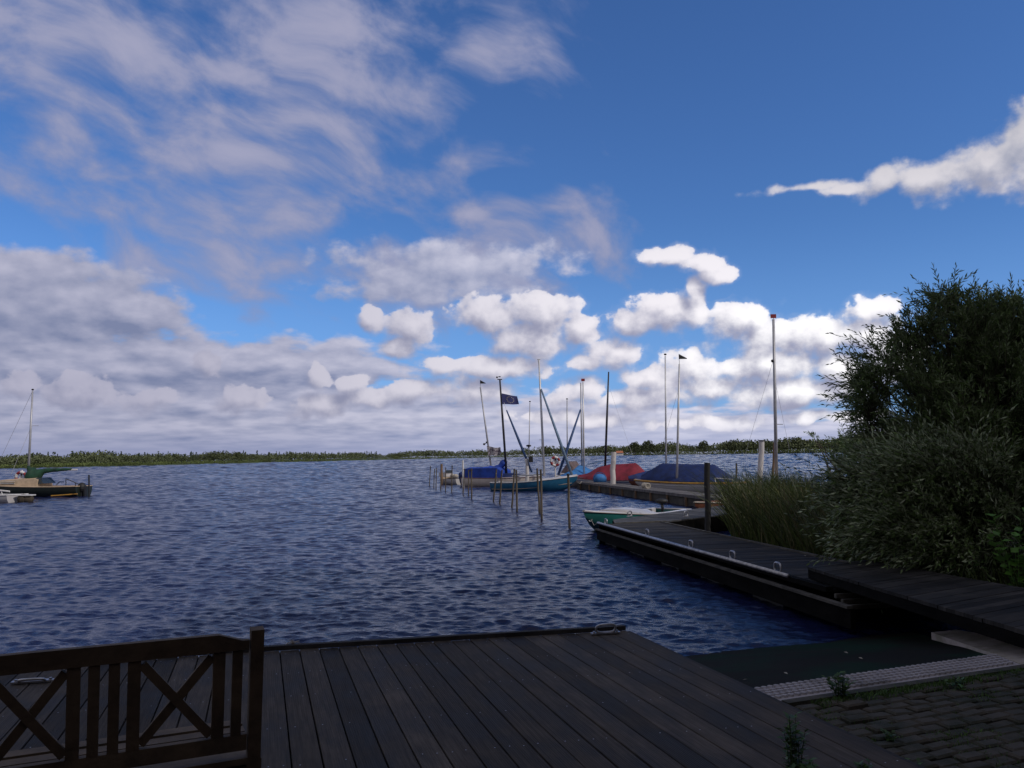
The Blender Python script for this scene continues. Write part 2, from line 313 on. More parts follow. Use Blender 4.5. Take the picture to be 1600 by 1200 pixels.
# ------------------------------------------------------------------ mesh helpers
class MB:
    def __init__(s): s.v = []; s.f = []
    def add(s, vs, fs):
        n = len(s.v); s.v += [Vector(p) for p in vs]; s.f += [tuple(i + n for i in f) for f in fs]; return s
    def beam(s, p, q, wd, ht, up=(0, 0, 1)):
        p = Vector(p); q = Vector(q); d = (q - p).normalized(); up = Vector(up)
        if abs(d.dot(up)) > .99: up = Vector((0, 1, 0))
        r = d.cross(up).normalized(); u = r.cross(d).normalized()
        vs = [c + r * a * wd / 2 + u * b * ht / 2 for c in (p, q) for a, b in ((-1, -1), (1, -1), (1, 1), (-1, 1))]
        return s.add(vs, [(3, 2, 1, 0), (4, 5, 6, 7), (0, 1, 5, 4), (1, 2, 6, 5), (2, 3, 7, 6), (3, 0, 4, 7)])
    def prism(s, poly, z0, z1):
        n = len(poly); vs = []
        for zz in (z0, z1):
            for i, p in enumerate(poly):
                z = zz if not hasattr(zz, '__len__') else zz[i]
                vs.append((p[0], p[1], z))
        fs = [tuple(range(n - 1, -1, -1)), tuple(range(n, 2 * n))] + [(i, (i + 1) % n, (i + 1) % n + n, i + n) for i in range(n)]
        return s.add(vs, fs)
    def tube(s, pts, rs, n=10, cap=True):
        pts = [Vector(p) for p in pts]
        if not hasattr(rs, '__len__'): rs = [rs] * len(pts)
        ref = None; base = len(s.v); vs = []; fs = []
        for i, p in enumerate(pts):
            d = (pts[min(i + 1, len(pts) - 1)] - pts[max(i - 1, 0)]).normalized()
            if ref is None: ref = Vector((0, 0, 1)) if abs(d.z) < .9 else Vector((1, 0, 0))
            a = d.cross(ref).normalized(); b = a.cross(d).normalized(); ref = b
            for k in range(n):
                t = 2 * math.pi * k / n; vs.append(p + (a * math.cos(t) + b * math.sin(t)) * rs[i])
        for i in range(len(pts) - 1):
            for k in range(n):
                fs.append((i * n + k, i * n + (k + 1) % n, (i + 1) * n + (k + 1) % n, (i + 1) * n + k))
        if cap: fs.append(tuple(range(n - 1, -1, -1))); fs.append(tuple(range((len(pts) - 1) * n, len(pts) * n)))
        return s.add(vs, fs)
    def ball(s, c, r, n=10, m=7):
        c = Vector(c); r = r if hasattr(r, '__len__') else (r, r, r); vs = []; fs = []
        for j in range(m + 1):
            ph = math.pi * j / m
            for k in range(n):
                t = 2 * math.pi * k / n
                vs.append(c + Vector((r[0] * math.sin(ph) * math.cos(t), r[1] * math.sin(ph) * math.sin(t), r[2] * math.cos(ph))))
        for j in range(m):
            for k in range(n): fs.append((j * n + k, (j + 1) * n + k, (j + 1) * n + (k + 1) % n, j * n + (k + 1) % n))
        return s.add(vs, fs)
    def torus(s, c, a, b, Rr, r, n=24, m=8, t0=0, t1=2 * math.pi):
        c = Vector(c); a = Vector(a).normalized(); b = Vector(b).normalized()
        pts = [c + (a * math.cos(t0 + (t1 - t0) * i / n) + b * math.sin(t0 + (t1 - t0) * i / n)) * Rr for i in range(n + 1)]
        return s.tube(pts, r, m, cap=(abs(t1 - t0) < 6.28))
    def build(s, name, m, parent=None, loc=None, smooth=False):
        off = Vector(loc) if loc is not None else (parent.location.copy() if parent is not None and not parent.get('_sub') else Vector((0, 0, 0)))
        if parent is not None and parent.get('_off') is not None: off = Vector(parent['_off'])
        me = bpy.data.meshes.new(name); me.from_pydata([tuple(v - off) for v in s.v], [], s.f); me.update()
        me.materials.append(m)
        if smooth:
            for p in me.polygons: p.use_smooth = True
        ob = bpy.data.objects.new(name, me); C.objects.link(ob)
        if parent is not None: ob.parent = parent
        else: ob.location = off
        ob['_off'] = tuple(off)
        return ob
def tag(o, label=None, cat=None, group=None, kind=None):
    if label: o['label'] = label
    if cat: o['category'] = cat
    if group: o['group'] = group
    if kind: o['kind'] = kind
    return o
def thing(name, loc, label, cat, group=None):
    o = bpy.data.objects.new(name, None); C.objects.link(o); o.location = loc; o.empty_display_size = .2
    o['_off'] = tuple(loc)
    return tag(o, label, cat, group)
def np_mesh(name, V, Fc, m, parent=None, off=(0, 0, 0), smooth=False):
    """V (n,3) array, Fc (k,c) array of equal-sized faces"""
    V = np.asarray(V, dtype=np.float32) - np.asarray(off, dtype=np.float32); Fc = np.asarray(Fc, dtype=np.int32)
    me = bpy.data.meshes.new(name); me.vertices.add(len(V)); me.vertices.foreach_set('co', V.ravel())
    k = Fc.shape[1]; me.loops.add(Fc.size); me.loops.foreach_set('vertex_index', Fc.ravel())
    me.polygons.add(len(Fc)); me.polygons.foreach_set('loop_start', np.arange(0, Fc.size, k, dtype=np.int32))
    me.polygons.foreach_set('loop_total', np.full(len(Fc), k, dtype=np.int32))
    if smooth: me.polygons.foreach_set('use_smooth', np.ones(len(Fc), dtype=bool))
    me.update(calc_edges=True); me.validate(); me.materials.append(m)
    ob = bpy.data.objects.new(name, me); C.objects.link(ob)
    if parent is not None: ob.parent = parent
    else: ob.location = off
    return ob
rng = np.random.default_rng(5)

# ------------------------------------------------------------------ water
def water_material():
    m = bpy.data.materials.new('lake_water'); m.use_nodes = True; t = NT(m.node_tree); t.n.clear()
    o = t.node('ShaderNodeOutputMaterial')
    pos = t.node('ShaderNodeNewGeometry').outputs['Position']
    p1 = t.v('MULTIPLY', pos, (0.8, 1.5, 1))
    h1 = t.noise(p1, 1.6, 5, 0.6); h2 = t.noise(p1, 7.0, 4, 0.6)
    h = t.m('ADD', t.m('MULTIPLY', h1, 0.018), t.m('MULTIPLY', h2, 0.016))
    bn = t.node('ShaderNodeBump', {'Height': h, 'Strength': 1.0}); bn.inputs['Distance'].default_value = 1.0
    # calmer and rougher patches drawn by gusts
    gust = t.noise(t.v('MULTIPLY', pos, (0.010, 0.035, 1)), 1.0, 4, 0.6)
    t.put(bn.inputs['Strength'], t.sstep(gust, 0.3, 0.7, 0.65, 1.15))
    b = t.node('ShaderNodeBsdfPrincipled', {'Base Color': (0.008, 0.012, 0.050), 'Roughness': 0.12, 'IOR': 1.285, 'Normal': bn.outputs[0]})
    t.l.new(b.outputs[0], o.inputs[0]); return m
MT['water'] = water_material()
def make_water():
    na = 640; n1 = 1750
    rr = np.concatenate([5.0 * (1600 / 5.0) ** (np.linspace(0, 1, n1)), 1600 * (9000 / 1600.0) ** (np.linspace(0, 1, 12)[1:])])
    aa = np.radians(np.linspace(-44, 44, na))
    Rg, Ag = np.meshgrid(rr, aa, indexing='ij')
    X = Rg * np.sin(Ag); Y = Rg * np.cos(Ag); Z = np.zeros_like(X)
    spr = rr[:n1] * 0.0034
    lam = np.exp(np.linspace(np.log(0.13), np.log(40.0), 230))
    dl = math.log(lam[1] / lam[0])
    for L in lam:
        th = math.radians(-97) + rng.normal(0, 0.62)
        k = 2 * math.pi / L
        short = (0.95 if L < 0.28 else (0.28 / L) ** 1.15 * 0.95)        # the lake's own spectrum: short wind chop
        slope = 0.036 * math.sqrt(dl / 0.025)
        wgt = np.clip(L / (2.4 * spr) - 1, 0, 1)
        longw = np.clip(8 * spr / L - 1, 0, 1)               # where the mesh is coarse its smallest waves carry the slope
        amp = slope / k * wgt * np.maximum(short, longw * 2.1)
        ii = np.nonzero(amp > 1e-6)[0]
        if len(ii) == 0: continue
        i0, i1 = ii[0], ii[-1] + 1
        xs = X[i0:i1]; ys = Y[i0:i1]
        Z[i0:i1] += amp[i0:i1, None] * np.sin(k * (math.cos(th) * xs + math.sin(th) * ys) + rng.uniform(0, 6.28))
    Z[:n1] = np.clip(Z[:n1], -.9, .9)
    V = np.stack([X, Y, Z], -1).reshape(-1, 3)
    nr = len(rr); i, j = np.meshgrid(np.arange(nr - 1), np.arange(na - 1), indexing='ij'); a = i * na + j
    Fc = np.stack([a, a + 1, a + na + 1, a + na], -1).reshape(-1, 4)[:, ::-1]
    o = np_mesh('water', V, Fc, MT['water'], smooth=True); tag(o, kind='structure')
make_water()

# ------------------------------------------------------------------ near ground
# the bank and yard: one sheet above the water on the right and under the camera
bank = MB()
B0 = [(-30, -30), (60, -30), (60, 30), (14, 29), (9.5, 26.5), (7.2, 23.5), (6.1, 20.5), (5.9, 16), (5.9, 12.0), (6.3, 9.8), (6.5, 8.3), (4.6, 6.3), (3.5, 6.2), (1.9, 5.55), (-30, 2.0)]
def bank_mesh():
    outer = B0
    zt = 0.46
    top = []
    mb = MB()
    n = len(outer)
    lower = []
    for (x, y) in outer: top.append((x, y, zt if y < 9 else 0.34))
    cx, cy = 8, 4
    vs = top + [(x - (0.5 if y > 7 else 0.05) * (1 if x < 59 else 0), y + (0.0), -0.6) for x, y, z in top]
    fs = [tuple(range(n - 1, -1, -1))] + [(i, (i + 1) % n, (i + 1) % n + n, i + n) for i in range(n)]
    mb.add(vs, fs); return mb
tag(bank_mesh().build('ground', MT['soil']), kind='structure')

# boat ramp
r1 = P(1192, 1074, .50); r2 = P(1556, 1023, .50); w1 = P(1085, 1022, 0); w2 = P(1420, 984, 0)
def ext(a, b, k): return a + (b - a) * k
e1 = ext(r1, w1, 1.7); e2 = ext(r2, w2, 1.7)
# grid for slight unevenness
mb = MB(); nu, nv = 24, 24; vs = []
la = Vector((1.3, r1.y - .15, r1.z)); 
for i in range(nu + 1):
    for j in range(nv + 1):
        a = r1.lerp(e1, i / nu); b = r2.lerp(e2, i / nu); p = ext(a, b, -0.25 + 1.25 * j / nv)
        p = p.copy(); p.z -= 0.012 + 0.012 * noise.noise(p * 1.7); vs.append(p)
mb.add(vs, [(i * (nv + 1) + j, i * (nv + 1) + j + 1, (i + 1) * (nv + 1) + j + 1, (i + 1) * (nv + 1) + j) for i in range(nu) for j in range(nv)])
tag(mb.build('ramp', MT['rampm'], smooth=True), kind='structure')

# concrete slab right of the ramp
zs_ = r2.lerp(w2, .52).z + .03
cs = [P(1455, 988, zs_), P(1494, 984, zs_ + .01), P(1600, 1000, .47), Vector((7.5, 8.2, .5)), Vector((7.5, 5.4, .5)), P(1600, 1039, .505), P(1556, 1023, .505)]
tag(MB().prism(cs[::-1], -0.4, [c.z for c in cs[::-1]]).build('slab', MT['concrete']), kind='structure')
# dimpled tile strip
t0 = P(1192, 1074, .5); t1 = P(1556, 1023, .5); t3 = P(1236, 1093, .5)
du = (t1 - t0).normalized(); dv = (t3 - t0); dv = (dv - du * dv.dot(du)); WS = dv.length; dv.normalize()
LS = 4.6
mb = MB(); a = t0 - du * .3
se = P(1600, 1039, .5) - t1; se.z = 0; nse = Vector((-se.y, se.x, 0)).normalized()
def cut(q): # where a line along the strip from q meets the slab's edge
    return q + du * ((t1 - q).dot(nse) / du.dot(nse))
mb.prism([a, a + dv * WS, cut(a + dv * WS), cut(a)], 0.3, 0.500)
ncell = int(LS / 0.052)
for i in range(ncell):
    for j in range(int(WS / 0.052)):
        c = a + du * (0.026 + i * 0.052 + (0.026 if j % 2 else 0)) + dv * (0.03 + j * 0.052)
        if (cut(c) - c).dot(du) < .03: continue
        hgt = 0.503 + 0.010 + 0.002 * rnd.random(); vs = []
        for (rad, zz) in ((0.0235, 0.4985), (0.0205, hgt)):
            for k in range(6):
                t = math.pi * (k / 3 + 1 / 6); vs.append((c.x + rad * math.cos(t), c.y + rad * math.sin(t), zz))
        mb.add(vs, [(6, 7, 8, 9, 10, 11)] + [(k, (k + 1) % 6, (k + 1) % 6 + 6, k + 6) for k in range(6)])
tag(mb.build('path', MT['tile']), kind='structure')
# kerb between tiles and pavers
a = t0 + dv * (WS + .01) - du * .1
tag(MB().prism([a, a + dv * .07, a + dv * .07 + du * LS, a + du * LS], .3, .509).build('kerb', MT['paver']), kind='structure')
# pavers
mb = MB(); pz = 0.475; pw, ph = 0.168, 0.094
org = t0 + dv * (WS + .10)
for j in range(60):
    for i in range(-9, 38):
        c = org + du * ((i + (0.5 if j % 2 else 0)) * (pw + .008)) + dv * (j * (ph + .008) + ph / 2)
        # keep to the right of the deck edge
        if (c.x - 1.55) * 0.956 + (c.y - 5.36) * 0.292 < -0.25 or c.y < 1.5: continue
        dz = rnd.gauss(0, .005); tx = rnd.gauss(0, .02); ty = rnd.gauss(0, .02); g = rnd.random() * .006
        vs = []
        for (ins, zz) in ((0, -.03), (0, .014), (.012, .024)):
            for (sa, sb) in ((-1, -1), (-1, 1), (1, 1), (1, -1)):
                q = c + du * (sa * (pw / 2 - ins - g)) + dv * (sb * (ph / 2 - ins - g)); vs.append((q.x, q.y, pz + zz + dz + tx * sa * .1 + ty * sb * .06))
        fs = [(11, 10, 9, 8)] + [(k + 4 * l, k + 4 * l + 4, (k + 1) % 4 + 4 * l + 4, (k + 1) % 4 + 4 * l) for l in (0, 1) for k in range(4)]
        mb.add(vs, fs)
tag(mb.build('paving', MT['paver']), kind='structure')

# ------------------------------------------------------------------ wooden deck in the foreground
DZ = 0.60
bd = Vector((math.sin(R(-17)), math.cos(R(-17)), 0)); bn_ = Vector((bd.y, -bd.x, 0))  # bn_ points right
F0 = P(417, 1018, DZ); F1 = P(978, 985, DZ); fd = (F1 - F0); fd.z = 0; fd.normalize()
corner = P(978, 985, DZ)
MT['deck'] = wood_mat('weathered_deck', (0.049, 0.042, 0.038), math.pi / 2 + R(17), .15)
deck = thing('wooden_deck', (corner.x, corner.y, 0), 'large dark grey plank deck across the bottom of the picture', 'deck')
nf0 = Vector((-fd.y, fd.x, 0)); MT['jside_'] = mat('joist_and_gap_shade', (0.006, 0.005, 0.005), .9, .3, 3, spec=.05)  # near-black for the joists and the sheet that darkens the board gaps
mb = MB(); sw = MB()
for i in range(62):
    r_ = -0.15 * i; l_ = r_ - 0.142
    e = []
    for off in (r_, l_):
        q = corner + bn_ * off
        # far end lies on the front line (behind the kerb beam)
        s = ((corner - q).cross(fd)).z / (bd.cross(fd)).z
        e.append(q + bd * s)
    far_r, far_l = e
    nr = far_r - bd * 12; nl = far_l - bd * 12
    dz = rnd.gauss(0, .0015)
    zt = DZ + dz; zb = DZ - .028
    c4 = [(nr.x, nr.y), (far_r.x, far_r.y), (far_l.x, far_l.y), (nl.x, nl.y)]
    b_ = .003
    top = [Vector((nr.x, nr.y, zt)) - bn_ * b_, Vector((far_r.x, far_r.y, zt)) - bn_ * b_, Vector((far_l.x, far_l.y, zt)) + bn_ * b_, Vector((nl.x, nl.y, zt)) + bn_ * b_]
    mid = [(x, y, zt - .003) for x, y in c4]; bot = [(x, y, zb) for x, y in c4]
    vs = top + mid + bot
    mb.add(vs, [(0, 1, 2, 3)] + [(k, k + 4, (k + 1) % 4 + 4, (k + 1) % 4) for k in range(4)] + [(k + 4, k + 8, (k + 1) % 4 + 8, (k + 1) % 4 + 4) for k in range(4)] + [(11, 10, 9, 8)])
    for back in (.12, .72, 1.32, 1.95, 2.55, 3.2):
        for off in (-.035, -.107):
            if rnd.random() < .3: continue
            q = corner + bn_ * (r_ + off); s = ((corner - q).cross(fd)).z / (bd.cross(fd)).z
            c = q + bd * (s - back) + bd * rnd.gauss(0, .006); rad = .0042
            sw.add([(c.x + rad * math.cos(t * math.pi / 3), c.y + rad * math.sin(t * math.pi / 3), zt + .0012) for t in range(6)], [(0, 1, 2, 3, 4, 5)])
nb = len(mb.f)
uf = corner - bn_ * .06 - nf0 * .10
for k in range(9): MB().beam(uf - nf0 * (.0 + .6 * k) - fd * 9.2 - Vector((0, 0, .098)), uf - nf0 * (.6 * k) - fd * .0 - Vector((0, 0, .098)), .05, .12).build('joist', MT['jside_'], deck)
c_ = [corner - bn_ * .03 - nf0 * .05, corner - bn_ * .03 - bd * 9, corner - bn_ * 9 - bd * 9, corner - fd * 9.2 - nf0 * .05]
MB().prism([(p.x, p.y) for p in c_][::-1], DZ - .20, DZ - .165).build('gap_shade_sheet', MT['jside_'], deck)  # near-black sheet added so the gaps between boards look shaded
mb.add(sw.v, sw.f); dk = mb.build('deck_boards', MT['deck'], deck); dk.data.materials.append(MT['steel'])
for p_ in dk.data.polygons:
    if p_.index >= nb: p_.material_index = 1
# kerb beam along the front, fascia and joists
lf = corner - fd * 9.3
MT['beam'] = wood_mat('deck_edge_timber', (0.032, 0.030, 0.031), math.atan2(fd.y, fd.x), .1)
nf = Vector((-fd.y, fd.x, 0))
MB().beam(lf + nf * .030 + Vector((0, 0, .018)), corner + nf * .030 + Vector((0, 0, .018)) + fd * .0, .055, .036).build('edge_beam', MT['beam'], deck)
MB().beam(lf + nf * .015 + Vector((0, 0, -.12)), corner + nf * .015 + Vector((0, 0, -.12)), .04, .20).build('fascia', MT['beam'], deck)
MB().beam(corner + bn_ * .020 + Vector((0, 0, -.085)), corner - bd * 10 + bn_ * .020 + Vector((0, 0, -.085)), .035, .155).build('fascia', MT['beam'], deck)
for k in range(6):
    c = corner - fd * (.4 + 1.7 * k) - nf * .3; MB().tube([(c.x, c.y, -1), (c.x, c.y, .56)], .07, 10).build('post', MT['pile'], deck)

def ring_cleat(c, along, up=Vector((0, 0, 1)), L=.20, Hh=.10, r=.011, plate=.26, lean=0.0, side=None):
    """bolted base plate with an oval steel ring standing on it"""
    mb = MB(); c = Vector(c); along = along.normalized(); side = side or Vector((along.y, -along.x, 0))
    mb.beam(c - along * plate / 2, c + along * plate / 2, .05, .012)
    upv = (up + side * lean).normalized()
    pts = []; n = 28
    for i in range(n + 1):
        t = 2 * math.pi * i / n; x = math.cos(t); z = math.sin(t)
        ex = math.copysign(abs(x) ** .6, x) * L / 2; ez = math.copysign(abs(z) ** .75, z) * Hh / 2
        pts.append(c + along * ex + upv * (ez + Hh / 2 + .004))
    mb.tube(pts, r, 8, cap=False)
    for sgn in (-1, 1): mb.tube([c + along * sgn * plate * .40 + Vector((0, 0, .004)), c + along * sgn * plate * .40 + Vector((0, 0, .018))], .011, 6)
    return mb
cc = P(946, 991, DZ) + Vector((0, 0, .012))
ring_cleat(cc, fd, L=.17, Hh=.075, plate=.25, r=.010, lean=.35).build('mooring_cleat', MT['steel'], deck, smooth=False)
cc = P(52, 1067, DZ) + Vector((0, 0, .012))
ring_cleat(cc, fd, L=.16, Hh=.06, plate=.27, r=.009, lean=2.2).build('mooring_cleat', MT['steel'], deck)

# scrap of frayed twine on the deck edge
mb = MB(); c = P(458, 1013, DZ) + Vector((0, 0, .04))
for k in range(22):
    d = Vector((rnd.gauss(0, 1), rnd.gauss(0, .6), abs(rnd.gauss(0, .9)))).normalized(); L = rnd.uniform(.025, .065)
    mb.tube([c - Vector((0, 0, .004)), c + d * L * .6, c + d * L + Vector((0, 0, -.01))], .0016, 4)
tag(mb.build('dried_sprig', MT['rope'], loc=c), 'small pale dried sprig on the front edge of the deck', 'plant')

# ------------------------------------------------------------------ bench
bu = Vector((-.906, -.423, 0)); bf = Vector((-.423, .906, 0)) * 1.0
bz = DZ; rp = Vector((-.931, 3.04, 0))
bench = thing('garden_bench', (rp + bu * .71 + bf * .2 + Vector((0, 0, bz))), 'brown wooden garden bench with crossed backrest slats seen from behind', 'bench')
REC = .13                        # recline: towards the water at the bottom
def BP(s, h, d=0.0): return rp + bu * s + bf * (d + (0.87 - h) * REC) + Vector((0, 0, bz + h))
BL = 1.42
def bb(p, q, wd, ht): return MB().beam(p, q, wd, ht, up=bf)
# posts
for s in (0.0, BL):
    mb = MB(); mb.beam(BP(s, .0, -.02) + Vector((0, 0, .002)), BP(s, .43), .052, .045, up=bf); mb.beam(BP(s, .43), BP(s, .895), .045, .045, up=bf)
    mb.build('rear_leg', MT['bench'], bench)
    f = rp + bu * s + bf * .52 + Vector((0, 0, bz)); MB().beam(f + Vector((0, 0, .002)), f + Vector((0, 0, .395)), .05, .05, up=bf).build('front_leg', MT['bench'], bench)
# top rail with shaped ends
mb = MB(); prof = [(0.027, .858), (.05, .859), (.13, .886), (.3, .887), (.71, .889), (1.12, .887), (1.29, .886), (1.37, .859), (BL - .027, .858)]
vs = []
for s, h in prof:
    for hh, d in ((h, -.016), (h, .016), (.825, .016), (.825, -.016)): vs.append(BP(s, hh, d))
n = len(prof)
mb.add(vs, [(k * 4 + a, k * 4 + (a + 1) % 4, (k + 1) * 4 + (a + 1) % 4, (k + 1) * 4 + a) for k in range(n - 1) for a in range(4)] + [(0, 3, 2, 1), tuple(4 * (n - 1) + a for a in range(4))])
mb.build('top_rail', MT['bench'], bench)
bb(BP(.027, .495), BP(BL - .027, .495), .03, .055).v and None
mb = MB(); mb.beam(BP(.027, .492), BP(BL - .027, .492), .055, .03, up=bf); mb.build('lower_rail', MT['bench'], bench)
stiles = [.065, .127, .400, .461, .522, .582, .838, .898, .959, 1.020, 1.293, 1.355]
wide = {.127, .400, .582, .838, 1.020, 1.293}
for s in stiles:
    wd = .041 if s in wide else .035
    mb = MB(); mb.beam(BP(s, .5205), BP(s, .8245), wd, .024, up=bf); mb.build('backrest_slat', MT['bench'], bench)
for a, b in ((.127, .400), (.582, .838), (1.020, 1.293)):
    a += .024; b -= .024
    for k, (h0, h1) in enumerate(((.535, .81), (.81, .535))):
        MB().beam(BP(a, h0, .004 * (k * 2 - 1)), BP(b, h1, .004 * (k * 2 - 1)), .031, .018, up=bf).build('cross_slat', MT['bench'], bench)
# seat
for k in range(6):
    d = .07 + .082 * k
    p = rp + bu * (-.01) + bf * (d + .0) + Vector((0, 0, bz + .425 - .012 * (1 - abs(k - 2.5) / 2.5)))
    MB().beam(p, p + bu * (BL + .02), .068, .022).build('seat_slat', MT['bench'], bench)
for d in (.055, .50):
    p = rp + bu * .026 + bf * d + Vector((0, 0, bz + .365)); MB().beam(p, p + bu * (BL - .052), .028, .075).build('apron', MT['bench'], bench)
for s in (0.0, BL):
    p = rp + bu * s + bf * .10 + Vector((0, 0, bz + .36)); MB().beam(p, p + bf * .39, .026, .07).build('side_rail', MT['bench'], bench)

# ------------------------------------------------------------------ floating jetties
JZ = 0.45
def quad_boards(mb, A, Bq, Cq, Dq, z0, z1, bw=.14, gap=.008, th=.03):
    """planks laid across from edge A-B (left edge) to D-C (right edge); z from z0 (start) to z1 (end)"""
    L = (Vector(Bq) - Vector(A)).length; n = int(L / bw)
    for i in range(n):
        t0_ = i / n; t1_ = (i + 1 - gap / bw) / n
        ps = [Vector(A).lerp(Vector(Bq), t0_), Vector(A).lerp(Vector(Bq), t1_), Vector(Dq).lerp(Vector(Cq), t1_), Vector(Dq).lerp(Vector(Cq), t0_)]
        dz = rnd.gauss(0, .0015); zz = [z0 + (z1 - z0) * t + dz for t in (t0_, t1_, t1_, t0_)]
        poly = [(p.x + rnd.gauss(0, .002), p.y) for p in ps]
        ar = sum(poly[k][0] * poly[(k + 1) % 4][1] - poly[(k + 1) % 4][0] * poly[k][1] for k in range(4))
        if ar < 0: poly = poly[::-1]; zz = zz[::-1]
        mb.prism(poly, [z - th for z in zz], zz)
jo0 = P(934, 819, JZ); jo1 = P(1290, 921, JZ); jd = (jo1 - jo0); jd.z = 0; JL = jd.length; jd.normalize(); jn = Vector((-jd.y, jd.x, 0))
if jn.x < 0: jn = -jn
JW = 1.62
MT['jetty'] = wood_mat('jetty_planks', (0.038, 0.035, 0.034), math.atan2(jn.y, jn.x), .14)
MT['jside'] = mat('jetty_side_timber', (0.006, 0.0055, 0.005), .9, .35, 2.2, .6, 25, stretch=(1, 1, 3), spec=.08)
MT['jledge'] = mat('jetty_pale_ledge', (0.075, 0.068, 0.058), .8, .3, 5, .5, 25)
jet = thing('floating_jetty', ((jo0 + jn * JW / 2).x, (jo0 + jn * JW / 2).y, 0), 'dark floating plank jetty with five steel rings along its edge', 'jetty')
a = jo0 + jn * .10; b = jo1 + jn * .10
mb = MB(); quad_boards(mb, a, b, b + jn * (JW - .16), a + jn * (JW - .16), JZ, JZ); mb.build('deck_boards', MT['jetty'], jet)
def off(v, dn, dz): return v + jn * dn + Vector((0, 0, dz))
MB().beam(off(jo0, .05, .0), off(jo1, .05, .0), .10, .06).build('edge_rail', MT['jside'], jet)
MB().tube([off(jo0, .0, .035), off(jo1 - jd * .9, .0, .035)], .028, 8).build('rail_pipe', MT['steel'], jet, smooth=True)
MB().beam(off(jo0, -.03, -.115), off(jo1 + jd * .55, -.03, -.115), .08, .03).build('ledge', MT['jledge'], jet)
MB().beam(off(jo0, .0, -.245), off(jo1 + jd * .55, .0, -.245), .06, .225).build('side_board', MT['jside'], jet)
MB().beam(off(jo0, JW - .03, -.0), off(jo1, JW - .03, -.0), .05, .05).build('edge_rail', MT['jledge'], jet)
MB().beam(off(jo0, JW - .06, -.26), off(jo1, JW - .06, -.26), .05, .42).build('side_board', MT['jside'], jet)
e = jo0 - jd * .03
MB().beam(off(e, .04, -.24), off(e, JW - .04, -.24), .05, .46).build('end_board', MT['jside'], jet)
mb = MB()
for k in range(5):
    c0 = off(jo0 + jd * (.5 + k * JL / 5.2), .15, -.45); MB().beam(c0, c0 + jn * (JW - .35), .9, .55).build('float', MT['rubber'], jet)
for k in range(3):
    c0 = off(jo1 + jd * (.12 + .14 * k), .05, -.06 - .04 * k); MB().beam(c0, c0 + jn * 1.2, .05, .05).build('crossbeam', MT['jledge'], jet)
for px, py in ((941, 820), (1007, 838), (1078, 857), (1147, 875), (1233, 894)):
    c = P(px, py, JZ + .03); s = (c - jo0).dot(jd); c = off(jo0 + jd * s, .04, .034)
    ring_cleat(c, jd, L=.18, Hh=.125, plate=.3, r=.014).build('mooring_cleat', MT['steel'], jet)

# gangway from the bank on to the jetty
g0 = P(1262, 886, .60); g1 = P(1600, 985, .72); g2 = ext(g0, g1, 1.35)
gu0 = P(1352, 875, .60); gu1 = P(1600, 913, .72)
ex_ = gu0 - g0; ex_.z = 0; lu_ = gu1 - gu0; tt_ = (g2 - gu0).cross(ex_).z / lu_.cross(ex_).z; gu2 = gu0 + lu_ * tt_; gu2.z = g2.z
MT['gang'] = wood_mat('gangway_planks', (0.030, 0.028, 0.027), math.atan2((gu0 - g0).y, (gu0 - g0).x), .14)
gw = thing('gangway', ((g2 + gu2) / 2 * Vector((1, 1, 0)) if False else Vector(((g2.x + gu2.x) / 2, (g2.y + gu2.y) / 2, .45))), 'dark plank gangway sloping from the bank onto the floating jetty', 'gangway')
mb = MB(); quad_boards(mb, g0, g2, gu2, gu0, g0.z, g2.z, th=.035); mb.build('deck_boards', MT['gang'], gw)
for p, q, s in ((g0, g2, 1), (gu0, gu2, -1)):
    v = (gu0 - g0); v.z = 0; v.normalize()
    MB().beam(p + v * s * .04 + Vector((0, 0, -.090)), q + v * s * .04 + Vector((0, 0, -.090)), .05, .105).build('side_beam', MT['jside'], gw)

# short arm going off to the right from the far end of the jetty
A0 = P(958, 811.5, JZ); A1 = P(1115, 791, JZ); A1 = ext(A0, A1, 1.25)
N0 = P(1040, 814.5, JZ); N1 = P(1112, 806, JZ); N1 = ext(N0, N1, 2.6)
arm = thing('jetty_arm', ((A0 + N0) / 2 * Vector((1, 1, 0)) if False else Vector(((A0.x + N0.x) / 2, (A0.y + N0.y) / 2, 0))), 'short plank pontoon running right from the jetty end beside the green boat', 'jetty')
mb = MB(); C0 = jo0 - jd * .10 + jn * .45; MT['arm'] = wood_mat('arm_planks', (0.070, 0.070, 0.075), math.atan2((N0 - A0).y, (N0 - A0).x), .14)
quad_boards(mb, A0, A1, N1, N0 + (N0 - C0) * 0, JZ - .004, JZ - .004); 
mb.prism([(C0.x, C0.y), (N0.x, N0.y - .02), (A0.x, A0.y)], JZ - .04, JZ - .008)
mb.build('deck_boards', MT['arm'], arm)
for p, q in ((A0, A1), (N0, N1)):
    MB().beam(p + Vector((0, 0, -.23)), q + Vector((0, 0, -.23)), .05, .38).build('side_board', MT['jside'], arm)
MB().beam(C0 + Vector((0, 0, .0)), N0 + Vector((0, 0, .0)), .06, .03).build('hinge_plate', MT['jledge'], arm)
for px, py in ((984, 807), (1072, 807)):
    ring_cleat(P(px, py, JZ) + Vector((0, 0, .006)), (A1 - A0), L=.2, Hh=.13, r=.016).build('mooring_cleat', MT['steel'], arm)

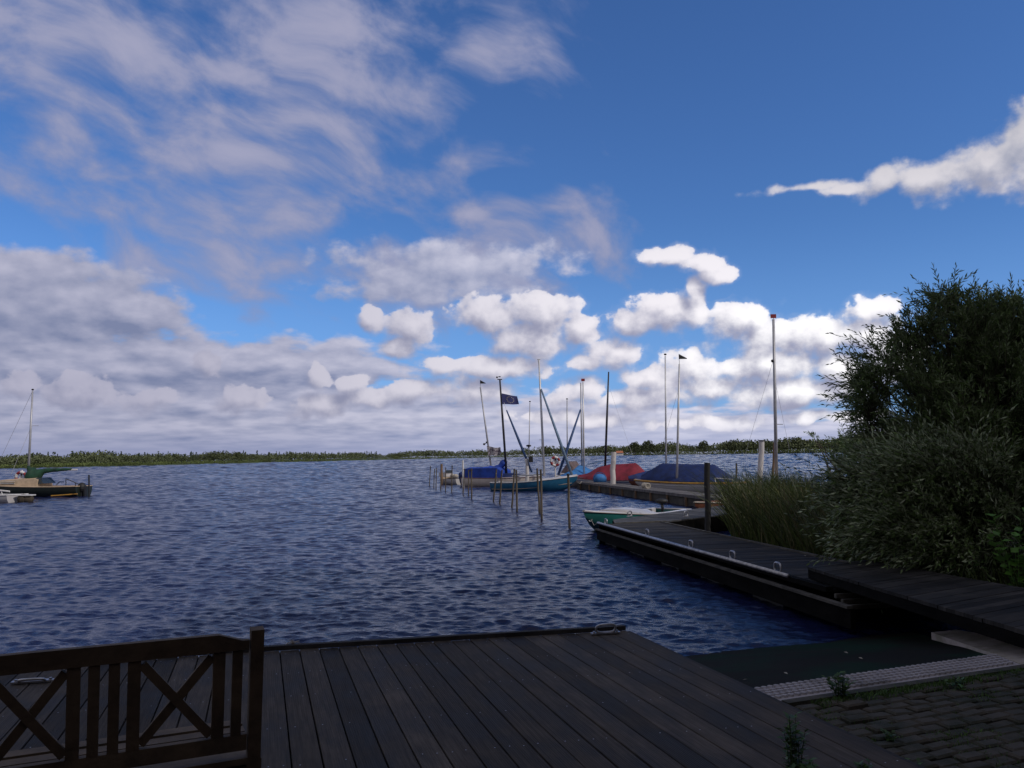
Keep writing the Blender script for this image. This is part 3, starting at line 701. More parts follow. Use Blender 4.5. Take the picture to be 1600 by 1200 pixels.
# far jetty
fj0 = P(902, 752.5, JZ); fj1 = P(1109, 777, JZ); fj1 = ext(fj0, fj1, 1.06)
fdj = (fj1 - fj0); fdj.z = 0; FL = fdj.length; fdj.normalize(); fnj = Vector((-fdj.y, fdj.x, 0)); fnj = fnj if fnj.x > 0 else -fnj
MT['fjetty'] = wood_mat('far_jetty_planks', (0.13, 0.12, 0.12), math.atan2(fnj.y, fnj.x), .14)
fj = thing('far_jetty', (fj0 + fnj * .9) * 1, 'long grey pontoon jetty lined by covered boats and a white post', 'jetty')
fj.location.z = 0; fj['_off'] = tuple(fj.location)
mb = MB(); quad_boards(mb, fj0, fj1, fj1 + fnj * 1.15, fj0 + fnj * 1.15, JZ, JZ); mb.build('deck_boards', MT['fjetty'], fj)
MT['fside'] = mat('far_jetty_side', (0.055, 0.048, 0.040), .85, .35, 2, .5, 20)
z_ = Vector((0, 0, 1))
MB().beam(fj0 - fnj * .03 - z_ * .05, fj1 - fnj * .03 - z_ * .05, .06, .12).build('edge_beam', MT['fjetty'], fj)
MB().beam(fj0 + fnj * .03 - z_ * .30, fj1 + fnj * .03 - z_ * .30, .05, .36).build('side_board', MT['fside'], fj)
MB().beam(fj0 - fdj * .03 - z_ * .24, fj0 - fdj * .03 + fnj * 1.15 - z_ * .24, .05, .46).build('end_board', MT['fside'], fj)
mb = MB()
for k in range(9):
    p = fj0 + fdj * (1 + k * 2.2) - fnj * .06; MB().beam(p - z_ * .10, p - z_ * .5, .09, .06).build('side_strut', MT['brown_post'], fj)
mb = MB()
for k in range(4):
    p = fj0 + fdj * (1 + k * 4.6) + fnj * .58; MB().beam(p - fdj * .8 - z_ * .42, p + fdj * .8 - z_ * .42, .95, .6).build('float', MT['rubber'], fj)
# bundle of rope and fenders on it
c = P(1005, 763, JZ) + fnj * .15
bun = thing('rope_bundle', c, 'pale coil of mooring rope lying on the near edge of the far jetty', 'rope')
for k in range(5): MB().torus(c + fdj * (.14 * k - .28) + z_ * (.12), fnj, z_, .12, .03, 12, 6).build('coil', MT['rope'], bun)

# ------------------------------------------------------------------ posts and piles
def post(name, top, bot, r, m, label, cat='post', group=None, cap=None, taper=1.0, zbot=-1.2, Ypos=None, n=12):
    b = P(bot[0], bot[1], 0) if Ypos is None else D(bot[0], bot[1], Ypos)
    t = D(top[0], top[1], b.y)
    d = (b - t); k = (t.z - zbot) / max(1e-3, (t.z - b.z)); e_ = t + d * k
    o = thing(name, (b.x, b.y, 0), label, cat, group)
    mb = MB(); N = 7; pts = [t.lerp(e_, i / N) for i in range(N + 1)]
    for i in range(1, N): pts[i] = pts[i] + Vector((rnd.gauss(0, r * .12), rnd.gauss(0, r * .12), 0))
    mb.tube(pts, [r * taper + (r - r * taper) * i / N for i in range(N + 1)], n); mb.build('shaft', m, o, smooth=False)
    if cap:
        MB().tube([t + Vector((0, 0, .0)), t + Vector((0, 0, .05))], [r * 1.25, r * 1.15], n).build('cap', cap, o)
    return o
def Z2(x, y): return (660 + x / 6.6667, 680 + y / 6.6667)
PL = [((84,330),(73,535),'farthest slim mooring pile at the outer left end of the pile row'),
 ((127,350),(118,550),'slim pile just right of the outermost pile, shorter than it'),
 ((146,340),(141,560),'slim pile close on the left of the stout brown post'),
 ((190,400),(192,575),'short dark pile standing in front of the stout brown post'),
 ((243,345),(240,585),'pile just right of the brown post in front of the white motorboat'),
 ((310,325),(305,605),'pile with a dark top before the stern of the white motorboat'),
 ((437,360),(424,618),'leaning pile beside the short white pole and blue outboard cover'),
 ((480,365),(480,632),'pile before the aft end of the blue cabin tent'),
 ((512,345),(512,665),'upright pile in front of the left part of the blue cabin tent'),
 ((772,355),(738,692),'pile leaning right before the right edge of the blue cabin tent'),
 ((830,360),(805,715),'pile leaning right at the stern of the bright blue hull'),
 ((958,350),(933,757),'leftward pile of the pair crossing the stern half of the blue hull'),
 ((978,360),(986,798),'rightward pile of the pair crossing the stern half of the blue hull'),
 ((1195,345),(1220,805),'shorter pile of the touching pair before the middle of the blue hull'),
 ((1232,355),(1243,880),'longer pile of the touching pair before the middle of the blue hull'),
 ((1518,420),(1535,965),'nearest and largest pile in open water left of the green boat')]
for t, b, lab in PL:
    post('mooring_pile', Z2(*t), Z2(*b), .040 if b[1] > 660 else .034, MT['pile'], lab, 'mooring pile', 'mooring piles in the water', cap=MT['rubber'] if t[0] in (310, 243, 84, 437, 1518) else None, taper=.85)
post('brown_post', Z2(200, 300), Z2(202, 515), .088, MT['brown_post'], 'stout brown wooden post standing among the farthest piles', 'post')
post('white_pole', Z2(421, 262), Z2(428, 545), .062, MT['white'], 'short white pole standing behind the outer piles', 'post')
post('white_bollard', (959, 706.5), (957, 769), .155, MT['white_post'], 'stained white round post at the near side of the far jetty', 'post', cap=None, taper=.92)
post('white_bollard', (1190, 689), (1187, 768), .155, MT['white_post'], 'tall white round post with dark cap rising out of the reeds', 'post', cap=MT['rubber'], taper=.95)
post('brown_post', (1210, 691), (1207, 765), .07, MT['brown_post'], 'thin brown post beside the tall white post in the reeds', 'post')
post('slim_post', (1150.5, 724), (1151, 753), .045, MT['pile'], 'lone thin dark post in water right of the navy covered boat', 'post', Ypos=47)
post('black_post', (1105, 723), (1106, 828), .063, MT['black_post'], 'thick black square-topped post behind the jetty beside the reeds', 'post', Ypos=17.8, n=14)
post('slim_post', (139, 742), (139, 777), .045, MT['rubber'], 'thin dark stake in water right of the dark-hulled sailboat', 'post')
# white lantern-topped dolphin behind the blue hull
o = post('white_dolphin', (823.5, 722), (823.5, 752), .17, MT['white_post'], 'white cone-shaped post with a dark box behind the blue-hulled boat', 'post', Ypos=53, taper=.55)
c = D(829.5, 719, 52.9); MB().beam(c - z_ * .13, c + z_ * .22, .26, .26).tube([c + z_ * .22, c + z_ * .27], [.1, .05], 8).build('box', MT['rubber'], o)
c2 = D(822.5, 718, 53); MB().tube([c2 - z_ * .2, c2 + z_ * .05], .12, 10).build('cap', MT['white'], o)

def lifebuoy_stand(px, py, Y, rad, label):
    c = D(px, py, Y); o = thing('lifebuoy_stand', (c.x, c.y, 0), label, 'lifebuoy stand', 'lifebuoy stands')
    MB().tube([(c.x, c.y + .05, -1), (c.x, c.y + .05, c.z + rad * 1.15)], .045, 8).build('pole', MT['white'], o)
    r_ = MB(); w_ = MB(); ax = Vector((1, 0, 0)); az_ = Vector((0, 0, 1))
    for k in range(8):
        (r_ if k % 2 == 0 else w_).torus(c - Vector((0, .06, 0)), ax, az_, rad * .78, rad * .24, 6, 8, t0=k * math.pi / 4 + .1, t1=(k + 1) * math.pi / 4 + .1)
    ro_ = r_.build('ring', MT['red'], o, smooth=True); w_.build('ring_band', MT['white'], ro_, smooth=True)
    pl = MB()
    for sgn in (-1, 1): pl.beam(c + Vector((sgn * rad * .55, 0, -rad * .85)), c + Vector((0, 0, rad * .5)), .12, .03, up=(0, 1, 0))
    pl.build('bracket', MT['white'], o); return o
lifebuoy_stand(867.5, 721, 54, .34, 'red and white lifebuoy on a white pole behind the blue-hulled boat')
lifebuoy_stand(33.5, 745.5, 56, .42, 'red and white lifebuoy on a white stand behind the dark-hulled sailboat')

# ------------------------------------------------------------------ boats
class Hull:
    def __init__(s, stern, bow, beam, zs, zb, zk, tr=.75, rake=.07, wide=.42, flare=.7):
        s.st = Vector((stern[0], stern[1], 0)); s.bw = Vector((bow[0], bow[1], 0)); s.d = (s.bw - s.st); s.L = s.d.length; s.d.normalize()
        s.n = Vector((-s.d.y, s.d.x, 0)); s.B = beam; s.zs = zs; s.zb = zb; s.zk = zk; s.tr = tr; s.rake = rake; s.wide = wide; s.flare = flare
    def hb(s, t):
        w_ = s.wide
        if t > w_: return s.B / 2 * max(0, 1 - ((t - w_) / (1 - w_)) ** 2.3)
        return s.B / 2 * (1 - (1 - s.tr) * ((w_ - t) / w_) ** 2)
    def zd(s, t): return s.zs + (s.zb - s.zs) * max(t, 0) ** 1.7 - .05 * math.sin(math.pi * max(t, 0))
    def zkl(s, t): return s.zk + (s.zd(t) - s.zk) * (max(0, (t - .72) / .28) ** 2.4) * .75
    def pt(s, t, lat, z):
        tc = max(t, 0.0)
        zz = (z - s.zk) / max(.01, s.zd(t) - s.zk)
        return s.st + s.d * (s.L * t + s.rake * s.L * tc ** 3 * (min(zz, 1.1) - .6)) + s.n * lat + Vector((0, 0, z))
    def g(s, t, k=1.0, dz=0): return s.pt(t, s.hb(t) * k, s.zd(t) + dz)
    def hull(s, zlo=0.0, zhi=1.0):
        mb = MB(); NS = 22; NJ = 9; vs = []
        for i in range(NS + 1):
            t = i / NS
            for j in range(-NJ, NJ + 1):
                f = abs(j) / NJ; f = zlo + (zhi - zlo) * f if zlo else f
                ph = f * math.pi / 2
                y = s.hb(t) * math.sin(ph) ** s.flare; z = s.zd(t) - (s.zd(t) - s.zkl(t)) * math.cos(ph) ** .85
                if f == 0: y = 0; z = s.zkl(t)
                vs.append(s.pt(t, y * (1 if j > 0 else -1), z))
        W = 2 * NJ + 1
        mb.add(vs, [(i * W + j, (i + 1) * W + j, (i + 1) * W + j + 1, i * W + j + 1) for i in range(NS) for j in range(W - 1)])
        mb.add([vs[j] for j in range(W)], [tuple(range(W))]); return mb
    def deck(s, t0_, t1_, inner=None, camber=.06, drop=0.0, k=.985):
        mb = MB(); NS = 14; ks = [-k, -.5, 0, .5, k]; vs = []
        for i in range(NS + 1):
            t = t0_ + (t1_ - t0_) * i / NS
            for q in ks: vs.append(s.pt(t, s.hb(t) * q, s.zd(t) + camber * (1 - q * q) - drop))
        mb.add(vs, [(i * 5 + j, (i + 1) * 5 + j, (i + 1) * 5 + j + 1, i * 5 + j + 1) for i in range(NS) for j in range(4)]); return mb
    def rail(s, r=.02, dz=0.0, k=1.0, t0_=0, t1_=1):
        mb = MB(); NS = 22
        for sg in (-1, 1): mb.tube([s.pt(t0_ + (t1_ - t0_) * i / NS, sg * (s.hb(t0_ + (t1_ - t0_) * i / NS) * k + .005), s.zd(t0_ + (t1_ - t0_) * i / NS) + dz) for i in range(NS + 1)], r, 6)
        mb.tube([s.pt(t0_, s.hb(t0_) * k, s.zd(t0_) + dz), s.pt(t0_, -s.hb(t0_) * k, s.zd(t0_) + dz)], r, 6) if t0_ == 0 else None
        return mb
    def side_decks(s, t0_, t1_, k0=.6):
        mb = MB(); NS = 14
        for sg in (-1, 1):
            vs = []
            for i in range(NS + 1):
                t = t0_ + (t1_ - t0_) * i / NS
                for q, z in ((k0, -.30), (k0, .03), (k0 + .08, .03), (.985, 0)): vs.append(s.pt(t, sg * s.hb(t) * q, s.zd(t) + z))
            mb.add(vs, [(i * 4 + j, (i + 1) * 4 + j, (i + 1) * 4 + j + 1, i * 4 + j + 1) for i in range(NS) for j in range(3)])
        return mb
    def tent(s, t0_, t1_, ridge, base=.01, kb=1.03, seed=0, droop=.02, hem=.10):
        """cover: ridge = list of (t, height above gunwale)"""
        mb = MB(); NS = 26; NJ = 8; vs = []
        for i in range(NS + 1):
            t = t0_ + (t1_ - t0_) * i / NS
            h = np.interp(t, [r[0] for r in ridge], [r[1] for r in ridge])
            for j in range(-NJ, NJ + 1):
                q = abs(j) / NJ; y = s.hb(t) * kb * q
                prof = (1 - q) ** 1.0 * .82 + .18 * (1 - q ** 4)
                sag = droop * math.sin(math.pi * q) * (1 + 1.1 * math.sin(t * 30 + seed)) + .022 * noise.noise(Vector((t * 14, j * .6, seed)))
                vs.append(s.pt(t, y * (1 if j >= 0 else -1), s.zd(t) + base + h * prof - sag - (hem if q == 1 else 0)))
        W = 2 * NJ + 1
        mb.add(vs, [(i * W + j, (i + 1) * W + j, (i + 1) * W + j + 1, i * W + j + 1) for i in range(NS) for j in range(W - 1)])
        mb.add([vs[j] for j in range(W)], [tuple(range(W))]); mb.add([vs[NS * W + j] for j in range(W)], [tuple(range(W))]); return mb
def boat(name, H, label, cat='sailboat', group='boats moored at the marina'):
    m_ = (H.st + H.bw) / 2; return thing(name, (m_.x, m_.y, 0), label, cat, group)
def wire(p, q, r=.008): return MB().tube([p, q], r, 5)
def mast(o, base, top, r0, m, r1=None, spread=None, vane=None, vm=None):
    base = Vector(base); top = Vector(top); mm = base.lerp(top, .5)
    ob = MB().tube([base, mm, top], [r0, r0 * .95, r1 or r0 * .75], 10).build('mast', m, o, smooth=True)
    if spread:
        for (k, L) in spread:
            p = base.lerp(top, k); MB().beam(p - Vector((L * .15, 0, 0)), p + Vector((L, 0, .0)), .035, .03).build('spreader', m, ob)
    if vane == 'tri':
        MB().tube([top, top + z_ * .28], .012, 5).build('vane_rod', MT['rubber'], ob)
        p = top + z_ * .30; MB().prism([(p.x - .02, p.y - .01), (p.x + .42, p.y - .01), (p.x + .42, p.y + .01), (p.x - .02, p.y + .01)], [p.z - .02, p.z - .02, p.z - .02, p.z - .02], [p.z + .26, p.z + .02, p.z + .02, p.z + .26]).build('wind_vane', vm or MT['rubber'], ob)
    if vane == 'box':
        p = top + z_ * .06; MB().beam(p, p + z_ * .17, .24, .06).build('wind_vane', vm or MT['red'], ob)
        MB().tube([top, p], .015, 5).build('vane_rod', MT['white'], ob)
    if vane == 'dot':
        p = top + z_ * .09; MB().ball(p, (.09, .04, .06), 8, 5).build('wind_vane', MT['rubber'], ob)
    return ob

# --- blue cabin-tent sailboat with the flag
H = Hull((D(727, 758, 59.5).x, 59.5), (D(842, 757, 57.5).x, 57.5), 2.0, .62, .66, -.15)
b = boat('sailboat', H, 'cream-decked sailboat with bright blue cabin tent, dark mast and blue starred flag')
MT['cream_hull'] = mat('pale_cream_hull', (0.66, 0.57, 0.50), 0.4, 0.08, 2, coat=.3)
H.hull().build('hull', MT['cream_hull'], b, smooth=True); H.deck(.52, .99, camber=.10).build('foredeck', MT['pale_deck'], b, smooth=True)
H.rail(.025).build('gunwale', MT['redbrown'], b)
mb = MB(); vs = []
for t, h in ((.05, .66), (.08, .74), (.5, .78), (.56, .52)):
    for q, hh in ((-1.0, 0), (-.98, h * .9), (0, h), (.98, h * .9), (1.0, 0)): vs.append(H.pt(t, q * H.hb(t) * .98, H.zd(t) + hh))
mb.add(vs, [(i * 5 + j, (i + 1) * 5 + j, (i + 1) * 5 + j + 1, i * 5 + j + 1) for i in range(3) for j in range(4)] + [(0, 1, 2, 3, 4), (19, 18, 17, 16, 15)])
mb.build('cabin_tent', MT['cover_blue'], b)
mb = MB(); vs = []
for t, h in ((.56, .30), (.62, .28), (.75, .12)):
    for q, hh in ((-.75, 0), (-.6, h), (.6, h), (.75, 0)): vs.append(H.pt(t, q * H.hb(t), H.zd(t) + .02 + hh))
mb.add(vs, [(i * 4 + j, (i + 1) * 4 + j, (i + 1) * 4 + j + 1, i * 4 + j + 1) for i in range(2) for j in range(3)] + [(0, 1, 2, 3), (11, 10, 9, 8)])
mb.build('cabin', MT['cover_navy'], b)
mb_ = D(791.5, 742, 58.2); mt_ = D(781, 593, 58.2)
mo = mast(b, mb_, mt_, .085, MT['dark_mast'], .06, spread=[(.05, .01)])
MB().beam(mt_ - Vector((.18, 0, -.02)), mt_ + Vector((.16, 0, .0)), .05, .06).ball(mt_ + Vector((-.2, 0, .16)), .07, 8, 5).ball(mt_ + Vector((-.02, 0, .2)), (.10, .03, .04), 8, 5).build('wind_vane', MT['rubber'], mo)
# sail on boom, lumpy
pts = []; rs = []
for i in range(18):
    t = i / 17; px = 741 + 50 * t; py = 733.5 - 3 * t - 11 * max(0, (t - .72) / .28) ** 1.3
    pts.append(D(px, py, 58.4) + Vector((0, 0, .02 * math.sin(i * 2.2)))); rs.append((.05 + .13 * min(1, t * 2.2) + .10 * max(0, (t - .7) / .3)) * (1 + .12 * math.sin(i * 1.7)) * (1 if i < 17 else .4))
MB().tube(pts, rs, 10).build('sail_cover', MT['cover_blue'], b, smooth=True)
MB().tube([D(731, 735, 58.4), D(790, 733, 58.4)], .035, 8).build('boom', MT['dark_mast'], b)
fs_t = D(791.5, 641, 58); fs_b = D(831, 738, 57.6)
MB().tube([fs_t, fs_t.lerp(fs_b, .5), fs_b], [.045, .09, .07], 8).build('furled_jib', MT['blue_sleeve'], b, smooth=True)
wire(D(784.5, 620, 58.2), fs_t, .012).build('forestay', MT['alu'], b)
c = D(720, 745, 59.8); MB().tube([D(719, 738, 59.8), D(722, 744, 59.8), D(723, 753, 59.7), D(722, 758, 59.7)], [.12, .26, .22, .08], 10).build('motor_cover', MT['cover_navy'], b, smooth=True)
mb = MB()
for p1_, p2_ in (((731, 737), (740, 737)), ((731, 737), (731, 748)), ((736, 737), (736, 748)), ((795, 740), (828, 741)), ((828, 741), (828, 749)), ((812, 740), (812, 748))):
    mb.tube([D(*p1_, 58.6), D(*p2_, 58.6)], .018, 5)
mb.tube([D(795, 741, 58.6), D(795, 748, 58.6)], .018, 5).tube([D(740, 737, 58.6), D(795, 740, 58.6)], .012, 5).build('guard_rail', MT['steel'], b)
# flag with a circle of stars
def flag(o_, TL, TR, BR, BL_, m, name, wav=.05, nx=18, ny=10):
    vs = []
    for i in range(nx + 1):
        for j in range(ny + 1):
            u_, v_ = i / nx, j / ny
            p = (TL.lerp(TR, u_)).lerp(BL_.lerp(BR, u_), v_)
            vs.append(p + Vector((0, wav * math.sin(u_ * 9 + v_ * 1.2) * u_, .35 * wav * math.sin(u_ * 7 + .8) * u_)))
    fs = [(i * (ny + 1) + j, (i + 1) * (ny + 1) + j, (i + 1) * (ny + 1) + j + 1, i * (ny + 1) + j + 1) for i in range(nx) for j in range(ny)]
    f_ = MB().add(vs, fs).build(name, m, o_, smooth=True)
    def at(u_, v_):
        p = (TL.lerp(TR, u_)).lerp(BL_.lerp(BR, u_), v_)
        return p + Vector((0, wav * math.sin(u_ * 9 + v_ * 1.2) * u_, .35 * wav * math.sin(u_ * 7 + .8) * u_))
    return f_, at
MT['flag'] = mat('blue_flag_cloth', (0.045, 0.05, 0.17), .8, .1, 5); MT['star'] = mat('pale_yellow_star', (.50, .46, .40), .8, .1, 5)
ft = thing('blue_flag', D(783.5, 623, 58.1), 'blue flag with a ring of pale stars flying from the dark mast', 'flag')
f_, at = flag(ft, D(783.6, 614.5, 58.1), D(808, 619.5, 58.1), D(811, 632, 58.1), D(785, 631.5, 58.1), MT['flag'], 'cloth')
mb = MB()
for k in range(12):
    a = k * math.pi / 6
    for sgn in (-1, 1):
        vs = []
        for i in range(10):
            rr_ = .052 if i % 2 == 0 else .022; t = math.pi / 2 + i * math.pi / 5
            vs.append(at(.52 + .21 * math.cos(a) + rr_ * .85 * math.cos(t), .5 + .32 * math.sin(a) - rr_ * 1.3 * math.sin(t)) + Vector((0, sgn * .012, 0)))
        mb.add(vs, [tuple(range(10))])
mb.build('stars', MT['star'], ft)

# --- sailboat behind it with the slanted mast and mottled flag
H = Hull((D(748, 752, 66).x, 66), (D(775, 752, 63).x, 63), 1.8, .5, .6, -.1)
b = boat('sailboat', H, 'sailboat with leaning grey mast and black wind vane behind the blue cabin tent')
H.hull().build('hull', MT['hull_white'], b, smooth=True); H.deck(0, .99).build('deck', MT['pale_deck'], b, smooth=True)
mast(b, D(769, 742, 64), D(750.5, 605, 64), .075, MT['alu'], .055, vane='tri')
mb = MB(); p = D(757, 694, 64); mb.tube([D(756, 694, 64), D(761, 692, 64)], .03, 6); mb.ball(D(756.5, 694, 64), .09, 8, 5); mb.ball(D(760, 691, 64), .06, 8, 5); mb.build('fitting', MT['rubber'], b)
MT['motley'] = mat('mottled_flag_cloth', (0.30, 0.28, 0.30), .8, .2, 7, col2=(0.09, 0.07, 0.10), thr=(.42, .56))
ft = thing('mottled_flag', D(761, 704, 63.8), 'mottled grey and dark flag fluttering beside the leaning mast', 'flag')
flag(ft, D(760.5, 697, 63.8), D(782, 700, 63.8), D(783, 711, 63.8), D(763, 712, 63.8), MT['motley'], 'cloth', wav=.16)

# --- small white motorboat at outer end
H = Hull((D(722, 752, 63).x, 63), (D(690, 752, 65).x, 65), 1.6, .45, .62, -.1)
b = boat('motorboat', H, 'small white motorboat lying between the brown post and the white pole', 'motorboat')
H.hull().build('hull', MT['hull_white'], b, smooth=True); H.deck(.45, .99).build('deck', MT['cream'], b, smooth=True)
mb = MB(); mb.beam(H.pt(.62, 0, .75), H.pt(.92, 0, .72), .7, .35); mb.build('cabin', MT['hull_white'], b)
mb = MB(); mb.beam(H.pt(.60, -.3, .98), H.pt(.60, .3, .98), .04, .2); mb.build('windscreen', MT['glass'], b)
c = H.pt(-.03, 0, .5); mb = MB().ball(c + z_ * .25, (.2, .2, .22), 10, 6).tube([c + z_ * .1, c - z_ * .5], .07, 8); mb.build('outboard_motor', MT['rubber'], b, smooth=True)
mb = MB()
for t in (.3, .45): mb.ball(H.pt(t, 0, .62), (.22, .22, .18), 10, 6)
mb.build('cushions', MT['rope'], b)

# --- bright blue hull with a furled jib to the right
H = Hull((D(772, 766, 51.2).x, 51.2), (D(900, 764, 49.4).x, 49.4), 1.95, .50, .86, -.15, tr=.7, rake=.06)
b = boat('sailboat', H, 'open sailboat with bright blue hull and pale deck nearest the pile row')
H.hull().build('hull', MT['hull_cyan'], b, smooth=True)
H.rail(.026, .01).build('gunwale', MT['white'], b)
H.rail(.016, -.38, .90, .02, .96).build('waterline_stripe', MT['cream'], b)
H.deck(.58, .99, camber=.12).build('foredeck', MT['pale_deck'], b, smooth=True)
H.deck(0, .10, camber=.04).build('aft_deck', MT['grey_deck'], b, smooth=True)
H.side_decks(.08, .60, .70).build('side_decks', MT['grey_deck'], b)
H.deck(.05, .60, camber=0, drop=.32, k=.7).build('cockpit_floor', MT['grey_deck'], b)
p0 = D(850.5, 744, 50.2); pt_ = D(842, 562, 50.2)
mo = mast(b, p0, pt_, .075, MT['alu_light'], .045, spread=[(.31, -.22)])
wire(D(840.5, 563, 50.2), D(845.5, 600, 50.2), .014).tube([pt_ + Vector((-.1, 0, .02)), pt_ + Vector((.08, 0, .02))], .03, 6).build('masthead', MT['alu_light'], mo)
a_ = D(845.5, 608, 50.1); c_ = D(893.5, 742, 49.5)
MB().tube([a_, a_.lerp(c_, .6), c_], [.05, .085, .085], 8).build('furled_jib', MT['lightblue_sleeve'], b, smooth=True)
wire(D(847, 640, 50.2), D(845.2, 742, 50.6), .009).build('shroud', MT['alu'], b)
MB().tube([D(852, 741, 50.2), D(800, 744, 50.9)], .04, 8).build('boom', MT['alu'], b)
def slack(p, q, r=.012, sag=.25):
    return MB().tube([p.lerp(q, i / 8) - z_ * sag * 4 * (i / 8) * (1 - i / 8) for i in range(9)], r, 5)
slack(H.g(.97, 0, .0), fj0 + fdj * 1.2 + z_ * .06).build('mooring_line', MT['rope'], b)
slack(H.g(.02, 1, .0), D(775, 740, 31), sag=.15).build('mooring_line', MT['rope'], b)
slack(H.g(.03, -1, .0), D(785, 742, 30), sag=.12).build('mooring_line', MT['rope'], b)
# small pale lettering strokes near the bow are too worn to read: left as a faint scuff line
# --- sailboat with two masts seen close together, dark blue furled jib to the left
H = Hull((D(925, 752, 56.5).x, 56.5), (D(868, 750, 54.8).x, 54.8), 1.9, .55, .75, -.1)
b = boat('sailboat', H, 'low blue-tarped sailboat with dark blue furled jib slanting left behind the blue hull')
H.hull().build('hull', MT['hull_white'], b, smooth=True); H.deck(.5, .99).build('deck', MT['pale_deck'], b, smooth=True)
H.tent(.0, .85, [(0, .3), (.3, .55), (.6, .45), (.85, .1)], seed=3).build('boat_cover', MT['cover_sky'], b, smooth=True)
mast(b, D(912.5, 742, 55.6), D(911, 597, 55.6), .062, MT['alu_light'], .045, spread=[(.23, .2), (.29, .18)], vane='box')
a_ = D(907, 640, 55.5); c_ = D(872.5, 742, 55)
MB().tube([a_, a_.lerp(c_, .6), c_], [.05, .09, .08], 8).build('furled_jib', MT['blue_sleeve'], b, smooth=True)
# --- slim mast boats further out
H = Hull((D(925, 740, 66).x, 66), (D(890, 740, 64).x, 64), 1.8, .5, .6, -.1)
b = boat('sailboat', H, 'boat under bright blue tarp with plain thin mast left of the red cover')
H.hull().build('hull', MT['hull_white'], b, smooth=True)
H.tent(.0, .97, [(0, .35), (.4, .85), (.6, .8), (.97, .1)], seed=8).build('boat_cover', MT['cover_sky'], b, smooth=True)
mast(b, D(909.5, 735, 65), D(907.5, 598, 65), .065, MT['alu'], .05)
MB().tube([D(915, 727, 65), D(953, 717, 65)], .04, 6).build('boom', MT['lightblue_sleeve'], b)
H = Hull((D(905, 737, 72).x, 72), (D(872, 737, 70).x, 70), 1.8, .5, .6, -.1)
b = boat('sailboat', H, 'distant boat with a brown-grey spray hood and thin mast with a black tip')
H.hull().build('hull', MT['hull_white'], b, smooth=True); H.deck(0, .99).build('deck', MT['pale_deck'], b, smooth=True)
mast(b, D(886.5, 735, 71), D(886, 625, 71), .055, MT['alu'], .045, vane='dot')
MT['hood'] = mat('grey_brown_canvas', (0.12, 0.085, 0.085), .8, .2, 3)
H.tent(.02, .60, [(0.02, .7), (.12, 1.1), (.5, 1.1), (.60, .3)], seed=8).build('spray_hood', MT['hood'], b, smooth=True)
H = Hull((D(812, 738, 74).x, 74), (D(838, 738, 72).x, 72), 1.6, .4, .5, -.1)
b = boat('sailboat', H, 'distant low boat with a thin mast carrying a black bundle low down')
H.hull().build('hull', MT['hull_blue'], b, smooth=True); H.deck(0, .99).build('deck', MT['grey_deck'], b, smooth=True)
mast(b, D(826, 738, 73), D(828, 629, 73), .045, MT['alu'], .04, vane='dot')
c = D(826, 696.5, 72.9); MB().ball(c, (.24, .12, .10), 10, 6).tube([c, c - z_ * .22], .06, 6).build('bundle', MT['rubber'], b)

# --- red covered boat
H = Hull((D(1004, 752, 52.5).x, 52.5), (D(898, 752, 54.5).x, 54.5), 2.0, .60, .72, -.15)
b = boat('sailboat', H, 'white sailboat under a dark red cover with a thin black mast')
H.hull().build('hull', MT['hull_white'], b, smooth=True); H.rail(.022, -.22, .99).build('stripe', MT['hull_blue'], b)
H.deck(.0, .99).build('deck', MT['pale_deck'], b, smooth=True)
H.tent(-.12, .97, [(-.12, .03), (.0, .58), (.08, .95), (.45, .88), (.62, .72), (.78, .25), (.97, .04)], kb=1.08, seed=1, droop=.03).build('boat_cover', MT['cover_red'], b, smooth=True)
mast(b, D(945.5, 730, 53.6), D(951, 581, 53.6), .075, MT['dark_mast'], .045, spread=[(.07, .28)])
wire(D(953, 608, 53.6), D(993, 725, 53), .006).build('shroud', MT['alu'], b)
# blue fender ball on the jetty end
c = D(937, 747, 50.4); o = thing('fender_ball', c + Vector((0, 0, -.3)), 'round bright blue buoy lying beside the red-covered boat', 'buoy')
MB().ball(c + z_ * -.05, (.40, .36, .32), 16, 10).build('ball', MT['cover_sky'], o, smooth=True)
MB().torus(c + Vector((.0, -.1, -.05)), (1, 0, 0), (0, .3, 1), .40, .025, 20, 6).build('strap', MT['hull_blue'], o)

# --- navy covered boat
H = Hull((D(1164, 762, 43.2).x, 43.2), (D(996, 757, 46.8).x, 46.8), 1.95, .56, .66, -.2, tr=.8)
b = boat('sailboat', H, 'white sailboat with yellow varnished gunwale under a long navy blue cover')
H.hull().build('hull', MT['hull_white'], b, smooth=True); H.rail(.055, -.0, 1.0).build('gunwale', MT['varnish'], b)
H.rail(.018, -.16, .99).build('rubbing_strake', MT['hull_white'], b)
H.deck(0, .99).build('deck', MT['pale_deck'], b, smooth=True)
H.tent(.06, .93, [(.06, .10), (.14, .36), (.26, .88), (.74, .92), (.92, .22), (.93, .2)], kb=.97, seed=5, droop=.03, base=.09, hem=.02).build('boat_cover', MT['cover_navy'], b, smooth=True)
mast(b, D(1057.5, 752, 44.6), D(1061.5, 569, 44.6), .062, MT['alu_light'], .045, vane='tri')
wire(D(1058.5, 614, 44.6), D(1032, 708, 46), .006).build('forestay', MT['alu'], b)
mb = MB()
for p1_, p2_ in (((1117, 747), (1145, 749)), ((1117, 747), (1118, 753)), ((1145, 749), (1145, 756))): mb.tube([D(*p1_, 43.0), D(*p2_, 42.8)], .02, 5)
mb.build('tiller_crutch', MT['white'], b)
